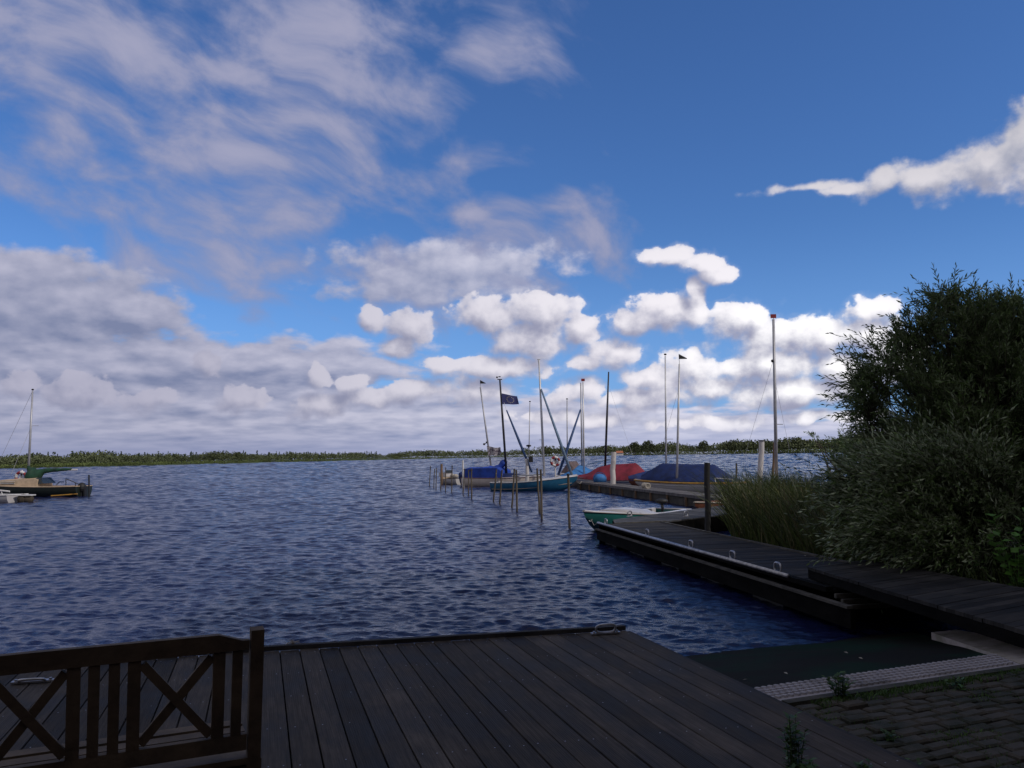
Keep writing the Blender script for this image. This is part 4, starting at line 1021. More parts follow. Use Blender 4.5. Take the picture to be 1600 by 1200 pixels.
# the other boat behind with a navy bow cover and mahogany side
H = Hull((D(1070, 748, 50.5).x, 50.5), (D(984, 752, 49.2).x, 49.2), 1.8, .6, .64, -.15)
b = boat('sailboat', H, 'mahogany-sided sailboat mostly hidden behind the navy-covered boat, tall plain mast')
H.hull().build('hull', MT['redbrown'], b, smooth=True); H.deck(0, .99).build('deck', MT['redbrown'], b, smooth=True)
H.tent(.05, .99, [(.05, .5), (.3, .7), (.7, .5), (.99, .18)], seed=9).build('boat_cover', MT['cover_navy'], b, smooth=True)
mast(b, D(1041, 740, 50), D(1039.5, 556, 50), .055, MT['alu_light'], .04, spread=[(.29, .42)], vane='dot')
# boat hidden in the reeds with the tallest mast
H = Hull((D(1262, 762, 36).x, 36), (D(1150, 766, 37.4).x, 37.4), 2.0, .45, .62, -.15)
b = boat('sailboat', H, 'sailboat half hidden by the reeds with the tallest mast and a red-topped vane')
H.hull().build('hull', MT['cream'], b, smooth=True); H.deck(0, .99).build('deck', MT['cream'], b, smooth=True); H.rail(.03).build('gunwale', MT['redbrown'], b)
mast(b, D(1213.5, 757, 36.5), D(1208.5, 499, 36.5), .075, MT['alu'], .055, spread=[(.36, .33)], vane='box')
wire(D(1207.5, 565, 36.5), D(1163, 715, 37), .006).tube([D(1212, 600, 36.5), D(1233, 700, 36.3)], .006, 5).build('shrouds', MT['alu'], b)
MB().ball(D(1207, 564, 36.4), .07, 8, 5).build('fitting', MT['rubber'], b)

# --- green dinghy by the jetty arm
ad = (A1 - A0).normalized(); an = Vector((-ad.y, ad.x, 0))
bowp = D(909, 799, 22.4); bow2 = Vector((bowp.x + .12, bowp.y, 0)); st2 = Vector((bow2.x, bow2.y, 0)) + (ad * 5.1) + an * .1
H = Hull((st2.x, st2.y), (bow2.x, bow2.y), 1.6, .36, .60, -.12, tr=.8, rake=.07, wide=.5)
b = boat('dinghy', H, 'green-hulled dinghy with white deck lying behind the corner of the near jetty', 'dinghy')
H.hull().build('hull', MT['hull_green'], b, smooth=True)
H.rail(.024, .0).build('gunwale', MT['hull_white'], b, smooth=True)
H.deck(.62, .99, camber=.05).build('foredeck', MT['hull_white'], b, smooth=True)
mb = MB(); vs = []
for t, h in ((.44, .04), (.50, .10), (.58, .12), (.64, .09), (.72, .04)):
    for q, hh in ((-.8, 0), (-.6, h), (0, h * 1.15), (.6, h), (.8, 0)): vs.append(H.pt(t, q * H.hb(t), H.zd(t) + .03 + hh))
mb.add(vs, [(i * 5 + j, (i + 1) * 5 + j, (i + 1) * 5 + j + 1, i * 5 + j + 1) for i in range(4) for j in range(4)] + [(0, 1, 2, 3, 4), (24, 23, 22, 21, 20)])
mb.build('cuddy', MT['hull_white'], b, smooth=True)
H.side_decks(.04, .62, .72).build('side_decks', MT['hull_white'], b); H.deck(.02, .62, camber=0, drop=.24, k=.72).build('cockpit_floor', MT['grey_deck'], b)
c = H.pt(.10, -.1, .40); mb = MB().ball(c + z_ * .22, (.20, .14, .09), 12, 7).tube([c + z_ * .2, c + Vector((.02, 0, 0)), c + z_ * -.1], [.05, .045, .04], 8).tube([c + z_ * .2, c + z_ * .26 + Vector((-.2, -.1, .0))], .02, 6)
mb.build('outboard_motor', MT['rubber'], b, smooth=True)
MB().torus(H.g(.97, .2, -.22) + Vector((.02, -.03, 0)), (1, 0, 0), (0, 0, 1), .045, .012, 12, 6).build('bow_ring', MT['steel'], b)
MB().tube([H.g(.95, 0, -.2), (H.g(.95, 0, -.2) + jo0) / 2 - z_ * .1, off(jo0, .05, .06)], .006, 5).build('mooring_line', MT['rope'], b)
# brown rowing boat further along the arm
H = Hull((st2.x + 3.9, st2.y + 4.4), (st2.x + 1.0, st2.y + 1.1), 1.3, .42, .50, -.1, tr=.7)
b = boat('rowing_boat', H, 'brown wooden rowing boat tied behind the green dinghy next to the reeds', 'rowing boat')
H.hull().build('hull', MT['redbrown'], b, smooth=True); H.rail(.025).build('gunwale', MT['rope'], b); H.side_decks(.04, .9, .82).build('side_decks', MT['redbrown'], b)
H.deck(.02, .9, camber=0, drop=.25, k=.8).build('floor', MT['redbrown'], b)
for t in (.3, .62): MB().beam(H.pt(t, -H.hb(t) * .85, .36), H.pt(t, H.hb(t) * .85, .36), .18, .03).build('thwart', MT['rope'], b)

# --- dark hulled sailboat at the left
stn = D(131, 773, 51.5); bwn = D(-45, 775, 52.6)
H = Hull((stn.x, 51.5), (bwn.x, 52.6), 2.1, .62, .86, -.2, tr=.75)
b = boat('sailboat', H, 'dark-hulled sailboat with cream cabin and green sail cover at the left edge')
H.hull().build('hull', MT['hull_dark'], b, smooth=True); H.rail(.03, 0).build('gunwale', MT['cream'], b)
H.deck(.36, .99, camber=.06).build('deck', MT['cream'], b, smooth=True); H.side_decks(.02, .38, .72).build('side_decks', MT['cream'], b)
H.deck(.02, .38, camber=0, drop=.3, k=.72).build('cockpit_floor', MT['cream'], b)
mb = MB(); vs = []
for t, h in ((.345, .46), (.36, .50), (.46, .52), (.60, .40), (.74, .26), (.84, .03)):
    for q, hh in ((-.70, 0), (-.62, h * .85), (-.3, h), (.3, h), (.62, h * .85), (.70, 0)): vs.append(H.pt(t, q * H.hb(t), H.zd(t) + .03 + hh))
mb.add(vs, [(i * 6 + j, (i + 1) * 6 + j, (i + 1) * 6 + j + 1, i * 6 + j + 1) for i in range(5) for j in range(5)] + [(0, 1, 2, 3, 4, 5), tuple(range(35, 29, -1))])
cb = mb.build('cabin', MT['cream'], b)
def side_pt(t, q, h): return H.pt(t, q * H.hb(t), H.zd(t) + h)
sg = -1 if side_pt(.5, -1, 0).y < side_pt(.5, 1, 0).y else 1
mb = MB(); mb.add([side_pt(t, sg * .715, h) for t, h in ((.54, .12), (.54, .24), (.66, .20), (.66, .11))], [(0, 1, 2, 3)]); mb.build('window', MT['glass'], cb)
mb = MB(); c = side_pt(.60, sg * .735, .17); mb.beam(c + H.d * .55, c - H.d * .55, .02, .03); mb.beam(c + H.d * .55 + z_ * .09, c - H.d * .55 + z_ * .11, .02, .03); mb.build('hand_rail', MT['white'], cb)
mb = MB(); vs = [side_pt(.30, -.55, .20), side_pt(.345, -.5, .56), side_pt(.345, .5, .56), side_pt(.30, .55, .20)]; mb.add(vs, [(0, 1, 2, 3)])
mb.add([side_pt(.36, sg * .6, .14), side_pt(.365, sg * .55, .52), side_pt(.345, sg * .5, .56), side_pt(.30, sg * .56, .20)], [(0, 1, 2, 3)]); mb.build('windscreen', MT['glass'], b)
mast(b, D(43.5, 755, 52), D(51, 611, 52), .07, MT['alu'], .05, spread=[(.62, .5)], vane='dot')
wire(D(50.5, 612, 52), D(-16, 752, 52.4), .010).tube([D(46.5, 672, 52), D(17, 742, 51.2)], .010, 5).build('stays', MT['alu'], b)
pts = []; rs = []
for i in range(16):
    t = i / 15; pts.append(D(45 + 67 * t, 733 + 7 * math.exp(-((t - .12) / .16) ** 2) + 3.5 * (1 - t) , 51.9)); rs.append((.30 * math.exp(-((t - .10) / .14) ** 2) + .14 * (1 - t) + .07) * (1 + .1 * math.sin(i * 2.1)))
MB().tube(pts, rs, 10).build('sail_cover', MT['cover_green'], b, smooth=True)
MB().tube([D(44, 728, 51.9), D(46, 733, 51.9), D(49, 740, 51.9)], [.07, .16, .18], 8).build('sail_bundle', MT['cover_green'], b, smooth=True)
MB().tube([D(46, 736, 51.9), D(121, 733.8, 51.9)], .045, 8).build('boom', MT['white'], b)
mb = MB()
for p1_, p2_ in (((103, 748), (103, 758)), ((103, 748), (113, 752)), ((113, 752), (124, 757)), ((118, 754), (118, 760)), ((88, 758), (93, 753)), ((93, 753), (100, 753))): mb.tube([D(*p1_, 50.9), D(*p2_, 50.9)], .025, 5)
mb.build('pushpit', MT['rubber'], b)
mb = MB(); c = D(128, 762, 51.3); mb.ball(c, (.28, .25, .32), 10, 7).tube([c, c - z_ * .95], [.12, .09], 8).beam(c + Vector((.2, 0, .1)), c + Vector((.22, 0, -.8)), .08, .3); mb.build('outboard_motor', MT['rubber'], b)
mb = MB(); mb.beam(D(80, 774.5, 50.3), D(121, 771.5, 50.3), .08, .06); mb.build('fender_board', MT['varnish'], b)
# --- white boat at left edge
H = Hull((D(27, 788, 44.3).x, 44.3), (D(-80, 788, 45.5).x, 45.5), 1.6, .42, .6, -.15, tr=.85)
b = boat('motorboat', H, 'white open boat cut off by the left edge of the picture', 'motorboat')
H.hull().build('hull', MT['hull_white'], b, smooth=True); H.rail(.03).build('gunwale', MT['white'], b); H.side_decks(.03, .9, .75).build('side_decks', MT['white'], b)
H.deck(.02, .9, camber=0, drop=.25, k=.75).build('floor', MT['grey_deck'], b)
mb = MB(); mb.tube([D(-3, 766, 44.2), D(15, 768, 44.2)], .05, 6); mb.tube([D(2, 767, 44.2), D(4, 775, 44.2)], .03, 6); mb.build('rail', MT['white'], b)
mb = MB(); mb.beam(D(29, 773.5, 44.2), D(52, 773.5, 44.2), .5, .06); mb.build('platform', MT['white'], b)
mb = MB(); mb.ball(D(36, 780, 44.2), (.30, .25, .28), 10, 7); mb.ball(D(45, 780, 44.2), (.26, .22, .25), 10, 7); mb.tube([D(36, 783, 44.2), D(36, 792, 44.2)], .08, 6); mb.tube([D(45, 783, 44.2), D(45, 790, 44.2)], .08, 6)
mb.build('outboard_motor', MT['bark'], b, smooth=True)

# ------------------------------------------------------------------ leaves
def leaves_mesh(name, base, dirn, nrm_, L, W, m, parent=None, off_=(0, 0, 0), droop=.15):
    """lance-shaped leaves: 6 vertices, 2 quads"""
    base = np.asarray(base); dirn = np.asarray(dirn); nrm_ = np.asarray(nrm_)
    dirn = dirn / np.linalg.norm(dirn, axis=1, keepdims=True); side = np.cross(dirn, nrm_); side /= (np.linalg.norm(side, axis=1, keepdims=True) + 1e-9)
    up = np.cross(side, dirn); L = np.asarray(L)[:, None]; W = np.asarray(W)[:, None]
    p0 = base; p1 = base + dirn * L * .45 + side * W; p2 = base + dirn * L * .45 - side * W
    p3 = base + dirn * L - up * L * droop
    V = np.stack([p0, p1, p3, p2], 1).reshape(-1, 3); n = len(base)
    Fc = (np.arange(n)[:, None] * 4 + np.array([[0, 1, 2, 3]]))
    return np_mesh(name, V, Fc, m, parent, off_)

def willow_foliage(lumps, nshoot, center, seed, Ls=(.22, .5), leaves_per=18, flow=None, surf=.55):
    r = np.random.default_rng(seed); wts = np.array([l[6] if len(l) > 6 else l[3] * l[4] * l[5] for l in lumps]); wts = wts / wts.sum()
    Bb = []; Dd = []; Nn = []; Ll = []; Ww = []; stems = []
    for _ in range(nshoot):
        l = lumps[r.choice(len(lumps), p=wts)]
        v = r.normal(size=3); v /= np.linalg.norm(v); rad = surf + (1 - surf) * r.random() if r.random() < .8 else r.random()
        p = np.array(l[:3]) + v * rad * np.array(l[3:6])
        if p[2] < .45: continue
        if noise.noise(Vector(p * 1.5)) + .5 * noise.noise(Vector(p * 4)) < .02 - .30 * r.random(): continue
        out = p - np.array(center); out /= np.linalg.norm(out)
        d = out * .55 + np.array([0, 0, .40]) + v * .5 + r.normal(size=3) * .25 + (np.array(flow) if flow is not None else 0)
        d /= np.linalg.norm(d); L = r.uniform(*Ls); bend = r.normal(size=3) * .3 + np.array([-.2, 0, -.55 * r.random()])
        n = leaves_per; ts = np.linspace(.08, 1, n); pts = p + (ts[:, None] * d + (ts ** 2)[:, None] * bend) * L
        tang = d + 2 * ts[:, None] * bend; tang /= np.linalg.norm(tang, axis=1, keepdims=True)
        ph = np.arange(n) * 2.4 + r.random() * 6; a = np.cross(tang, [0, 0, 1.0]); a /= (np.linalg.norm(a, axis=1, keepdims=True) + 1e-6); b2 = np.cross(a, tang)
        sd_ = a * np.cos(ph)[:, None] + b2 * np.sin(ph)[:, None]; spread = np.where(ts > .9, .2, .55)[:, None]
        dl = tang + sd_ * spread; Bb.append(pts); Dd.append(dl); Nn.append(np.cross(dl, sd_ + .01) + r.normal(size=(n, 3)) * .3 + [0, 0, .6])
        Ll.append(r.uniform(.10, .165, n) * (1 - .3 * ts)); Ww.append(r.uniform(.009, .014, n)); stems.append((p, d, bend, L))
    return map(np.concatenate, (Bb, Dd, Nn, Ll, Ww)), stems
def stem_mesh(name, stems, m, parent, off_, r0=.006):
    V = []; Fc = []; k = 0
    for p, d, bend, L in stems:
        a = np.cross(d, [0, 0, 1.0]); a /= np.linalg.norm(a) + 1e-6; b2 = np.cross(d, a)
        for i, t in enumerate((-.5, 0, .5, 1.0)):
            c = p + (t * d + t * abs(t) * bend) * L; rr_ = r0 * (1 - .4 * (t + .5))
            for q in range(3):
                an_ = q * 2.094; V.append(c + (a * math.cos(an_) + b2 * math.sin(an_)) * rr_)
        for i in range(3):
            for q in range(3): Fc.append((k + i * 3 + q, k + i * 3 + (q + 1) % 3, k + (i + 1) * 3 + (q + 1) % 3, k + (i + 1) * 3 + q))
        k += 12
    return np_mesh(name, V, Fc, m, parent, off_)
def limbs(base, targets, r0, seed):
    rr_ = random.Random(seed); mb = MB()
    for t in targets:
        t = Vector(t); b_ = Vector(base) + Vector((rr_.gauss(0, .2), rr_.gauss(0, .2), 0)); pts = []
        for i in range(8):
            k = i / 7; p = b_.lerp(t, k); p.z = b_.z + (t.z - b_.z) * (k ** .8); p += Vector((rr_.gauss(0, .05), rr_.gauss(0, .05), rr_.gauss(0, .03))) * (1 if 0 < i < 7 else 0); pts.append(p)
        mb.tube(pts, [r0 * (1 - .85 * i / 7) for i in range(8)], 7)
    return mb

def willow(name, base, lumps, nshoot, label, seed, flow=None, nlimb=16, lm='willow', **kw):
    o = thing(name, base, label, 'willow' if 'willow' in name else 'tree')
    cen = np.mean([l[:3] for l in lumps], axis=0); cen[2] = base[2] + .5
    (Bb, Dd, Nn, Ll, Ww), stems = willow_foliage(lumps, nshoot, cen, seed, flow=flow, **kw)
    r = random.Random(seed)
    limbs(base, [np.array(l[:3]) + np.array([r.gauss(0, .5) * l[3], r.gauss(0, .5) * l[4], r.uniform(-.2, .75) * l[5]]) for l in lumps for _ in range(max(1, nlimb // len(lumps)))], .05, seed).build('trunk', MT['bark'], o, smooth=True)
    cr = leaves_mesh('crown', Bb, Dd, Nn, Ll, Ww, MT[lm], o, base)
    if seed != 44: stem_mesh('twigs', stems, MT['bark'], cr, base)
    return o
def DL(px, py, Y, rx, ry, rz, w_=None):
    c = D(px + 4, py + (10 if py < 640 else 0), Y); k = Y / F; l = [c.x, c.y, c.z, rx * k, ry, rz * k]
    return l + [w_] if w_ else l
W1 = [DL(1480, 572, 13.6, 82, 1.0, 68), DL(1490, 520, 13.4, 48, .6, 44), DL(1565, 545, 13.6, 80, 1.0, 66), DL(1420, 630, 13.2, 62, .8, 56), DL(1445, 700, 12.8, 76, .9, 58),
      DL(1540, 650, 13.0, 120, 1.3, 100), DL(1650, 610, 13.8, 130, 1.4, 125), DL(1510, 765, 12.4, 110, 1.0, 82), DL(1630, 775, 12.4, 120, 1.2, 105),
      DL(1474, 468, 13.5, 20, .3, 22, .035), DL(1502, 478, 13.5, 18, .3, 26, .035), DL(1385, 545, 13.2, 26, .3, 26, .05), DL(1360, 590, 13.0, 24, .3, 22, .05), DL(1345, 630, 13.0, 26, .3, 16, .05), DL(1430, 505, 13.4, 26, .4, 26, .06), DL(1412, 520, 13.4, 18, .3, 36, .04), DL(1590, 492, 13.5, 30, .5, 28, .07), DL(1545, 488, 13.5, 22, .3, 22, .04), DL(1355, 665, 13, 22, .3, 20, .04)]
willow('willow_bush', (7.9, 13.8, .34), W1, 11500, 'tall dark willow bush filling the right edge above the reeds', 21, Ls=(.26, .58), surf=.4)
W2 = [DL(1400, 785, 11.6, 62, .6, 34), DL(1450, 818, 11.2, 76, .7, 38), DL(1355, 765, 11.9, 30, .4, 16), DL(1430, 735, 11.9, 40, .4, 18), DL(1480, 745, 11.2, 90, .6, 40), DL(1510, 830, 10.8, 90, .6, 40), DL(1390, 828, 11.8, 36, .5, 26)]
willow('willow_bush', (6.6, 11.6, .34), W2, 2200, 'low willow shoots with pale leaves leaning left over the gangway', 33, flow=(-.9, -.15, .05), nlimb=18, Ls=(.35, .75), lm='willow_pale')
W3 = [DL(1275, 690, 24, 10, .25, 10), DL(1318, 702, 22, 22, .4, 18), DL(1345, 722, 20, 36, .5, 26)]
willow('willow_bush', (9.2, 22.5, .34), W3, 260, 'small willow shrub behind the reeds with a tip against the far shore', 44, nlimb=6)

# ------------------------------------------------------------------ reeds
def blades(name, pts, hts, m, wd=.011, lean=(-.12, 0), seed=1, parent=None, seg=5, bendk=.35, label=None):
    r = np.random.default_rng(seed); pts = np.asarray(pts); n = len(pts); hts = np.asarray(hts)
    az_ = r.uniform(0, 2 * np.pi, n); bx = np.cos(az_) * bendk * r.random(n) + lean[0]; by = np.sin(az_) * bendk * r.random(n) + lean[1]
    fa = r.uniform(0, np.pi, n); V = np.zeros((n, (seg + 1) * 2, 3))
    for i in range(seg + 1):
        t = i / seg; c = pts + np.stack([bx * hts * t ** 2, by * hts * t ** 2, hts * t * (1 - .12 * t)], 1); wv = wd * (1 - t) ** .7 * (0.4 + min(1, t * 4) * .6) + .0012
        sv_ = np.stack([np.cos(fa) * wv, np.sin(fa) * wv, np.zeros(n)], 1); V[:, 2 * i] = c + sv_; V[:, 2 * i + 1] = c - sv_
    Fc = np.array([[2 * i, 2 * i + 1, 2 * i + 3, 2 * i + 2] for i in range(seg)]); Fc = (np.arange(n)[:, None, None] * (2 * (seg + 1)) + Fc[None]).reshape(-1, 4)
    return np_mesh(name, V.reshape(-1, 3), Fc, m, parent, (0, 0, 0))
def along(poly, n, wdt, seed):
    r = np.random.default_rng(seed); poly = [np.array(p, float) for p in poly]; seg = np.array([np.linalg.norm(poly[i + 1] - poly[i]) for i in range(len(poly) - 1)]); out = []
    idx = r.choice(len(seg), n, p=seg / seg.sum())
    for i in idx:
        t = r.random(); p = poly[i] * (1 - t) + poly[i + 1] * t; d = poly[i + 1] - poly[i]; nn = np.array([d[1], -d[0]]) / (np.linalg.norm(d) + 1e-9); nn = nn if nn[0] > 0 else -nn
        out.append(np.append(p + nn * r.random() * wdt, -.05))
    return np.array(out)
rl = [(5.35, 12.2), (5.05, 14.2), (4.75, 16.2), (4.75, 18.2), (5.35, 20.5), (6.8, 23.2), (8.6, 26)]
pts = along(rl, 5200, 1.9, 3); clump = np.array([noise.noise(Vector((p[0] * .9, p[1] * .9, 0))) for p in pts])
hts = 1.30 + .6 * rng.random(len(pts)) + .45 * clump - .35 * np.clip((pts[:, 1] - 20) / 6, 0, 1)
# lower towards the jetty edge near the camera
hts *= np.clip(.62 + (pts[:, 1] - 12) * .07, .6, 1.05)
tag(blades('reeds', pts, hts, MT['reed'], .012, (-.18, -.02), 9, bendk=.75), 'dense green reeds growing along the bank behind the jetty', 'reeds', kind='stuff')
pts = along(rl, 900, 1.7, 13); tag(blades('dry_reeds', pts, 1.3 + .5 * rng.random(len(pts)), MT['reed_dry'], .008, (-.2, 0), 10), 'straw-coloured dead reed stalks among the green reeds', 'reeds', kind='stuff')
# tall broad-leaved reed plants standing out of the mass
for k, (px, py, lab) in enumerate(((1172, 742, 'tall leafy reed left of the white post in the reeds'), (1225, 722, 'tall reed crossing the foot of the tallest mast'), (1262, 706, 'tall reed with drooping tip against the open water'))):
    top = D(px, py, 21.5); o = thing('tall_reed', (top.x + .15, top.y, .1), lab, 'reed', 'tall single reeds')
    MB().tube([(top.x + .15, top.y, .0), (top.x + .08, top.y, top.z * .6), top], [.007, .006, .003], 5).build('stalk', MT['reed'], o)
    r = random.Random(k); n = 14; Bb = []; Dd = []; Nn = []
    for i in range(n):
        t = .35 + .65 * i / n; a = i * 2.6; Bb.append((top.x + .1 * (1 - t), top.y, top.z * t)); Dd.append((math.cos(a) - .4, math.sin(a) * .6, .9)); Nn.append((-math.cos(a), 0, .8))
    leaves_mesh('leaf_blades', Bb, Dd, Nn, [r.uniform(.3, .5) for _ in range(n)], [.014] * n, MT['reed'], o, (top.x + .15, top.y, .1), droop=.35)
# undergrowth on the bank below the willow and beside the gangway
ug = []
r = np.random.default_rng(77)
while len(ug) < 2600:
    x, y = r.uniform(5.2, 10.5), r.uniform(6.8, 14.5)
    # right of gangway upper edge
    k = (y - gu2.y) / (gu0.y - gu2.y); xe = gu2.x + (gu0.x - gu2.x) * k
    if x > xe + .05 and x < xe + 3.4: ug.append((x, y, .30))
ug = np.array(ug); hts = (.25 + .55 * r.random(len(ug))) * np.clip(.5 + (ug[:, 1] - 7) * .1, .5, 1)
tag(blades('bank_grass', ug, hts, MT['reed'], .010, (-.15, -.1), 12), 'dark grass and undergrowth on the bank beside the gangway', 'grass', kind='stuff')

# ------------------------------------------------------------------ broad-leaved climber at the right edge
def leafy(name, base, n, spread, hgt, label, seed, m, Lr=(.04, .08), Wf=.38, stem_r=.004, nst=6, cat='plant', group=None, lean=(0, 0), lance=False):
    o = thing(name, base, label, cat, group); r = np.random.default_rng(seed); Bb = []; Dd = []; Nn = []; mb = MB()
    for s in range(nst):
        a = r.uniform(0, 6.28); sp = spread * r.random(); h = hgt * r.uniform(.6, 1.0)
        tip = np.array(base) + [math.cos(a) * sp + lean[0], math.sin(a) * sp + lean[1], h]
        b0 = np.array(base) + [math.cos(a) * .02, math.sin(a) * .02, 0]; mid = (b0 + tip) / 2 + [0, 0, h * .12]
        mb.tube([Vector(b0), Vector(mid), Vector(tip)], [stem_r, stem_r * .8, stem_r * .4], 5)
        for i in range(n // nst):
            t = .12 + .88 * i / max(1, (n // nst) - 1); p = (1 - t) ** 2 * b0 + 2 * t * (1 - t) * mid + t * t * tip; q = i * 2.4 + s
            d = np.array([math.cos(q), math.sin(q), .5 + r.normal() * .25]); Bb.append(p); Dd.append(d); Nn.append(np.array([-.4 * math.cos(q), -.4 * math.sin(q), 1]) + r.normal(size=3) * .3)
    L = r.uniform(*Lr, len(Bb)) * .9; st_ = mb.build('stems', m, o)
    leaves_mesh('leaves', Bb, Dd, Nn, L, L * Wf * (.35 if lance else 1), m, o, base); return o
p = P(1575, 872, .36); leafy('climbing_plant', (5.75, 9.6, .4), 150, .55, 1.10, 'bright green broad-leaved plant at the right edge beside the gangway', 3, MT['broad'], (.10, .16), .45, nst=9, lean=(.15, 0))
leafy('climbing_plant', (5.35, 10.1, .36), 60, .4, .45, 'low dark green leafy plant by the upper edge of the gangway', 4, MT['weed'], (.06, .11), .42, nst=7)
# weeds by the deck
c = P(1312, 1088, .5); leafy('weed', c, 130, .15, .15, 'bushy green weed growing on the pale dimpled tile strip', 5, MT['weed'], (.035, .06), .30, .003, 11)
c = P(1243, 1218, .61); leafy('weed', c, 190, .05, .30, 'tall feathery weed in front of the deck at the bottom edge', 6, MT['weed'], (.03, .055), .24, .003, 9)
leafy('weed', c + Vector((.03, -.05, 0)), 120, .13, .11, 'low leafy tuft around the foot of the tall weed', 7, MT['weed'], (.03, .05), .30, .003, 9)
c = P(1420, 1215, .5); leafy('weed', c, 80, .07, .10, 'small green weed at the deck edge near the bottom right', 8, MT['weed'], (.03, .045), .34, .003, 7)
c = P(1345, 1222, .58); leafy('weed', c, 70, .07, .09, 'small weed between the tall weed and the paving', 9, MT['weed'], (.03, .045), .34, .003, 7)
c = P(1500, 1078, .49); leafy('weed', c, 60, .10, .07, 'low green weed in the grass strip nearest the concrete slab', 15, MT['weed'], (.03, .05), .32, .003, 7)
c = P(1395, 1160, .49); leafy('weed', c, 40, .06, .06, 'small yellow-green weed growing among the mossy pavers', 16, MT['weed'], (.03, .045), .32, .003, 6)
# grass and moss tufts in the paving
gp = []; r = np.random.default_rng(8)
for _ in range(2600):
    s = r.uniform(0.05, 4.2); v_ = WS + .10 + abs(r.normal(0, .045)); q = t0 + du * s + dv * v_; gp.append((q.x, q.y, .485))
cnt = 0
while cnt < 9000:
    x, y = r.uniform(1.6, 5.0), r.uniform(2.8, 6.2); q = Vector((x, y, 0)) - t0; q.z = 0; v_ = q.dot(dv)
    if v_ < WS + .12 or (x - 1.55) * .956 + (y - 5.36) * .292 < .04: continue
    if noise.noise(Vector((x * 2.6, y * 2.6, 4))) + .5 * noise.noise(Vector((x * 9, y * 9, 1))) < r.uniform(-.05, .45): continue
    gp.append((x, y, .482)); cnt += 1
gp = np.array(gp); hh = np.where(np.arange(len(gp)) < 2600, .018 + .035 * r.random(len(gp)), .008 + .018 * r.random(len(gp)))
tag(blades('paving_grass', gp, hh, MT['grass'], .0028, (0, 0), 14, seg=3, bendk=.8), 'short grass and moss growing between and beside the pavers', 'grass', kind='stuff')
# leaf litter scraps on ramp, deck and jetty
mb = MB()
for px, py, z in ((1322, 1023, .28), (1345, 1032, .3), (1228, 1056, .44), (1165, 1066, .47), (1258, 870, .456), (1545, 1023, .52)):
    c = P(px, py, z) + z_ * .02; a = rnd.random() * 3; u_ = Vector((math.cos(a), math.sin(a), .1)) * .022; v_ = Vector((-math.sin(a), math.cos(a), .1)) * .009
    mb.add([c - u_, c + v_, c + u_, c - v_ + z_ * .006], [(0, 1, 2, 3)])
tag(mb.build('leaf_litter', MT['rope']), 'few pale fallen leaves scattered on the ramp and jetty', 'leaves', kind='stuff')

# ------------------------------------------------------------------ far shore
shore = [(-60, 735.5, 285), (0, 733, 290), (200, 728, 345), (350, 725, 430), (500, 721.6, 560), (660, 718, 800), (780, 716, 1000), (900, 714, 1200), (1080, 711, 1150), (1240, 709, 1000), (1420, 706.5, 920), (1700, 703, 850)]
SP = [(D(px, 712, Y).x, float(Y)) for px, _, Y in shore]
mb = MB(); n = len(SP); vs = []
for x, y in SP: vs.append((x, y, -.3))
for x, y in SP: vs.append((x * 1.01, y * 1.01 + 1, .5))
for x, y in SP: vs.append((x * 5, y * 5, 1.2))
mb.add(vs, [(k * n + i, k * n + i + 1, (k + 1) * n + i + 1, (k + 1) * n + i) for k in range(2) for i in range(n - 1)])
tag(mb.build('far_shore', MT['land']), kind='structure')
def clump(V, Fc, c, rad, h, nf, size, r, shape='round'):
    v = r.normal(size=(nf, 3)); v /= np.linalg.norm(v, axis=1, keepdims=True); v[:, 2] = np.abs(v[:, 2]) * 1.0
    if shape == 'cone':
        t = r.random(nf) ** .8; a = r.uniform(0, 6.28, nf); rr_ = rad * (1 - t) * (.6 + .4 * r.random(nf)) + .05
        p = np.stack([np.cos(a) * rr_, np.sin(a) * rr_, t * h], 1)
    else:
        k = (.65 + .35 * r.random(nf))[:, None]; p = v * k * np.array([rad, rad, h * .62]) + np.array([0, 0, h * .38]); low_ = r.random(nf) < .25; p[low_, 2] *= r.random(low_.sum())
    p = p + np.asarray(c); d1 = r.normal(size=(nf, 3)); d1 /= np.linalg.norm(d1, axis=1, keepdims=True); d2 = np.cross(d1, r.normal(size=(nf, 3))); d2 /= np.linalg.norm(d2, axis=1, keepdims=True)
    s = size * (.6 + .8 * r.random(nf))[:, None]; b0 = sum(len(x) for x in V)
    V.append(np.stack([p - d1 * s, p + d2 * s * .6, p + d1 * s, p - d2 * s * .6], 1).reshape(-1, 3)); Fc.append(b0 + np.arange(nf * 4).reshape(-1, 4))
def strip(name, mname, seed, cnt, hf, backr, shape, label, radf=.55, nf=34, pr=None, cat='trees'):
    r = np.random.default_rng(seed); V = []; Fc = []
    for _ in range(cnt):
        px = r.uniform(-60, 1700) if pr is None else r.uniform(*pr); Y = np.interp(px, [s[0] for s in shore], [s[2] for s in shore]); k = 1 + r.uniform(*backr)
        h = hf(px, Y, r) 
        if h <= 0: continue
        c = D(px, 712, Y); rad = h * radf * r.uniform(.6, 1.4); clump(V, Fc, (c.x * k, Y * k, .3), rad, h * k, nf, max(.22, h * .075), r, shape)
    V = np.concatenate(V); Fc = np.concatenate(Fc); tag(np_mesh(name, V, Fc, MT[mname]), label, cat, kind='stuff')
def hpx(px): return np.interp(px, [-60, 0, 120, 230, 400, 550, 660, 800, 900, 1000, 1100, 1180, 1240, 1330, 1420, 1700], [18, 18, 20, 17, 15, 11, 12, 12, 15, 16, 17, 20, 23, 25, 27, 28])
def h_wood(px, Y, r): return 1.15 * hpx(px) / F * Y * r.uniform(.55, 1.0) ** .8 * (1 + .18 * math.sin(px * .05) * math.sin(px * .013))
strip('far_wood', 'farwood', 1, 1500, h_wood, (.03, .12), 'round', 'long low wood of dark green trees along the far shore', .75, 95)
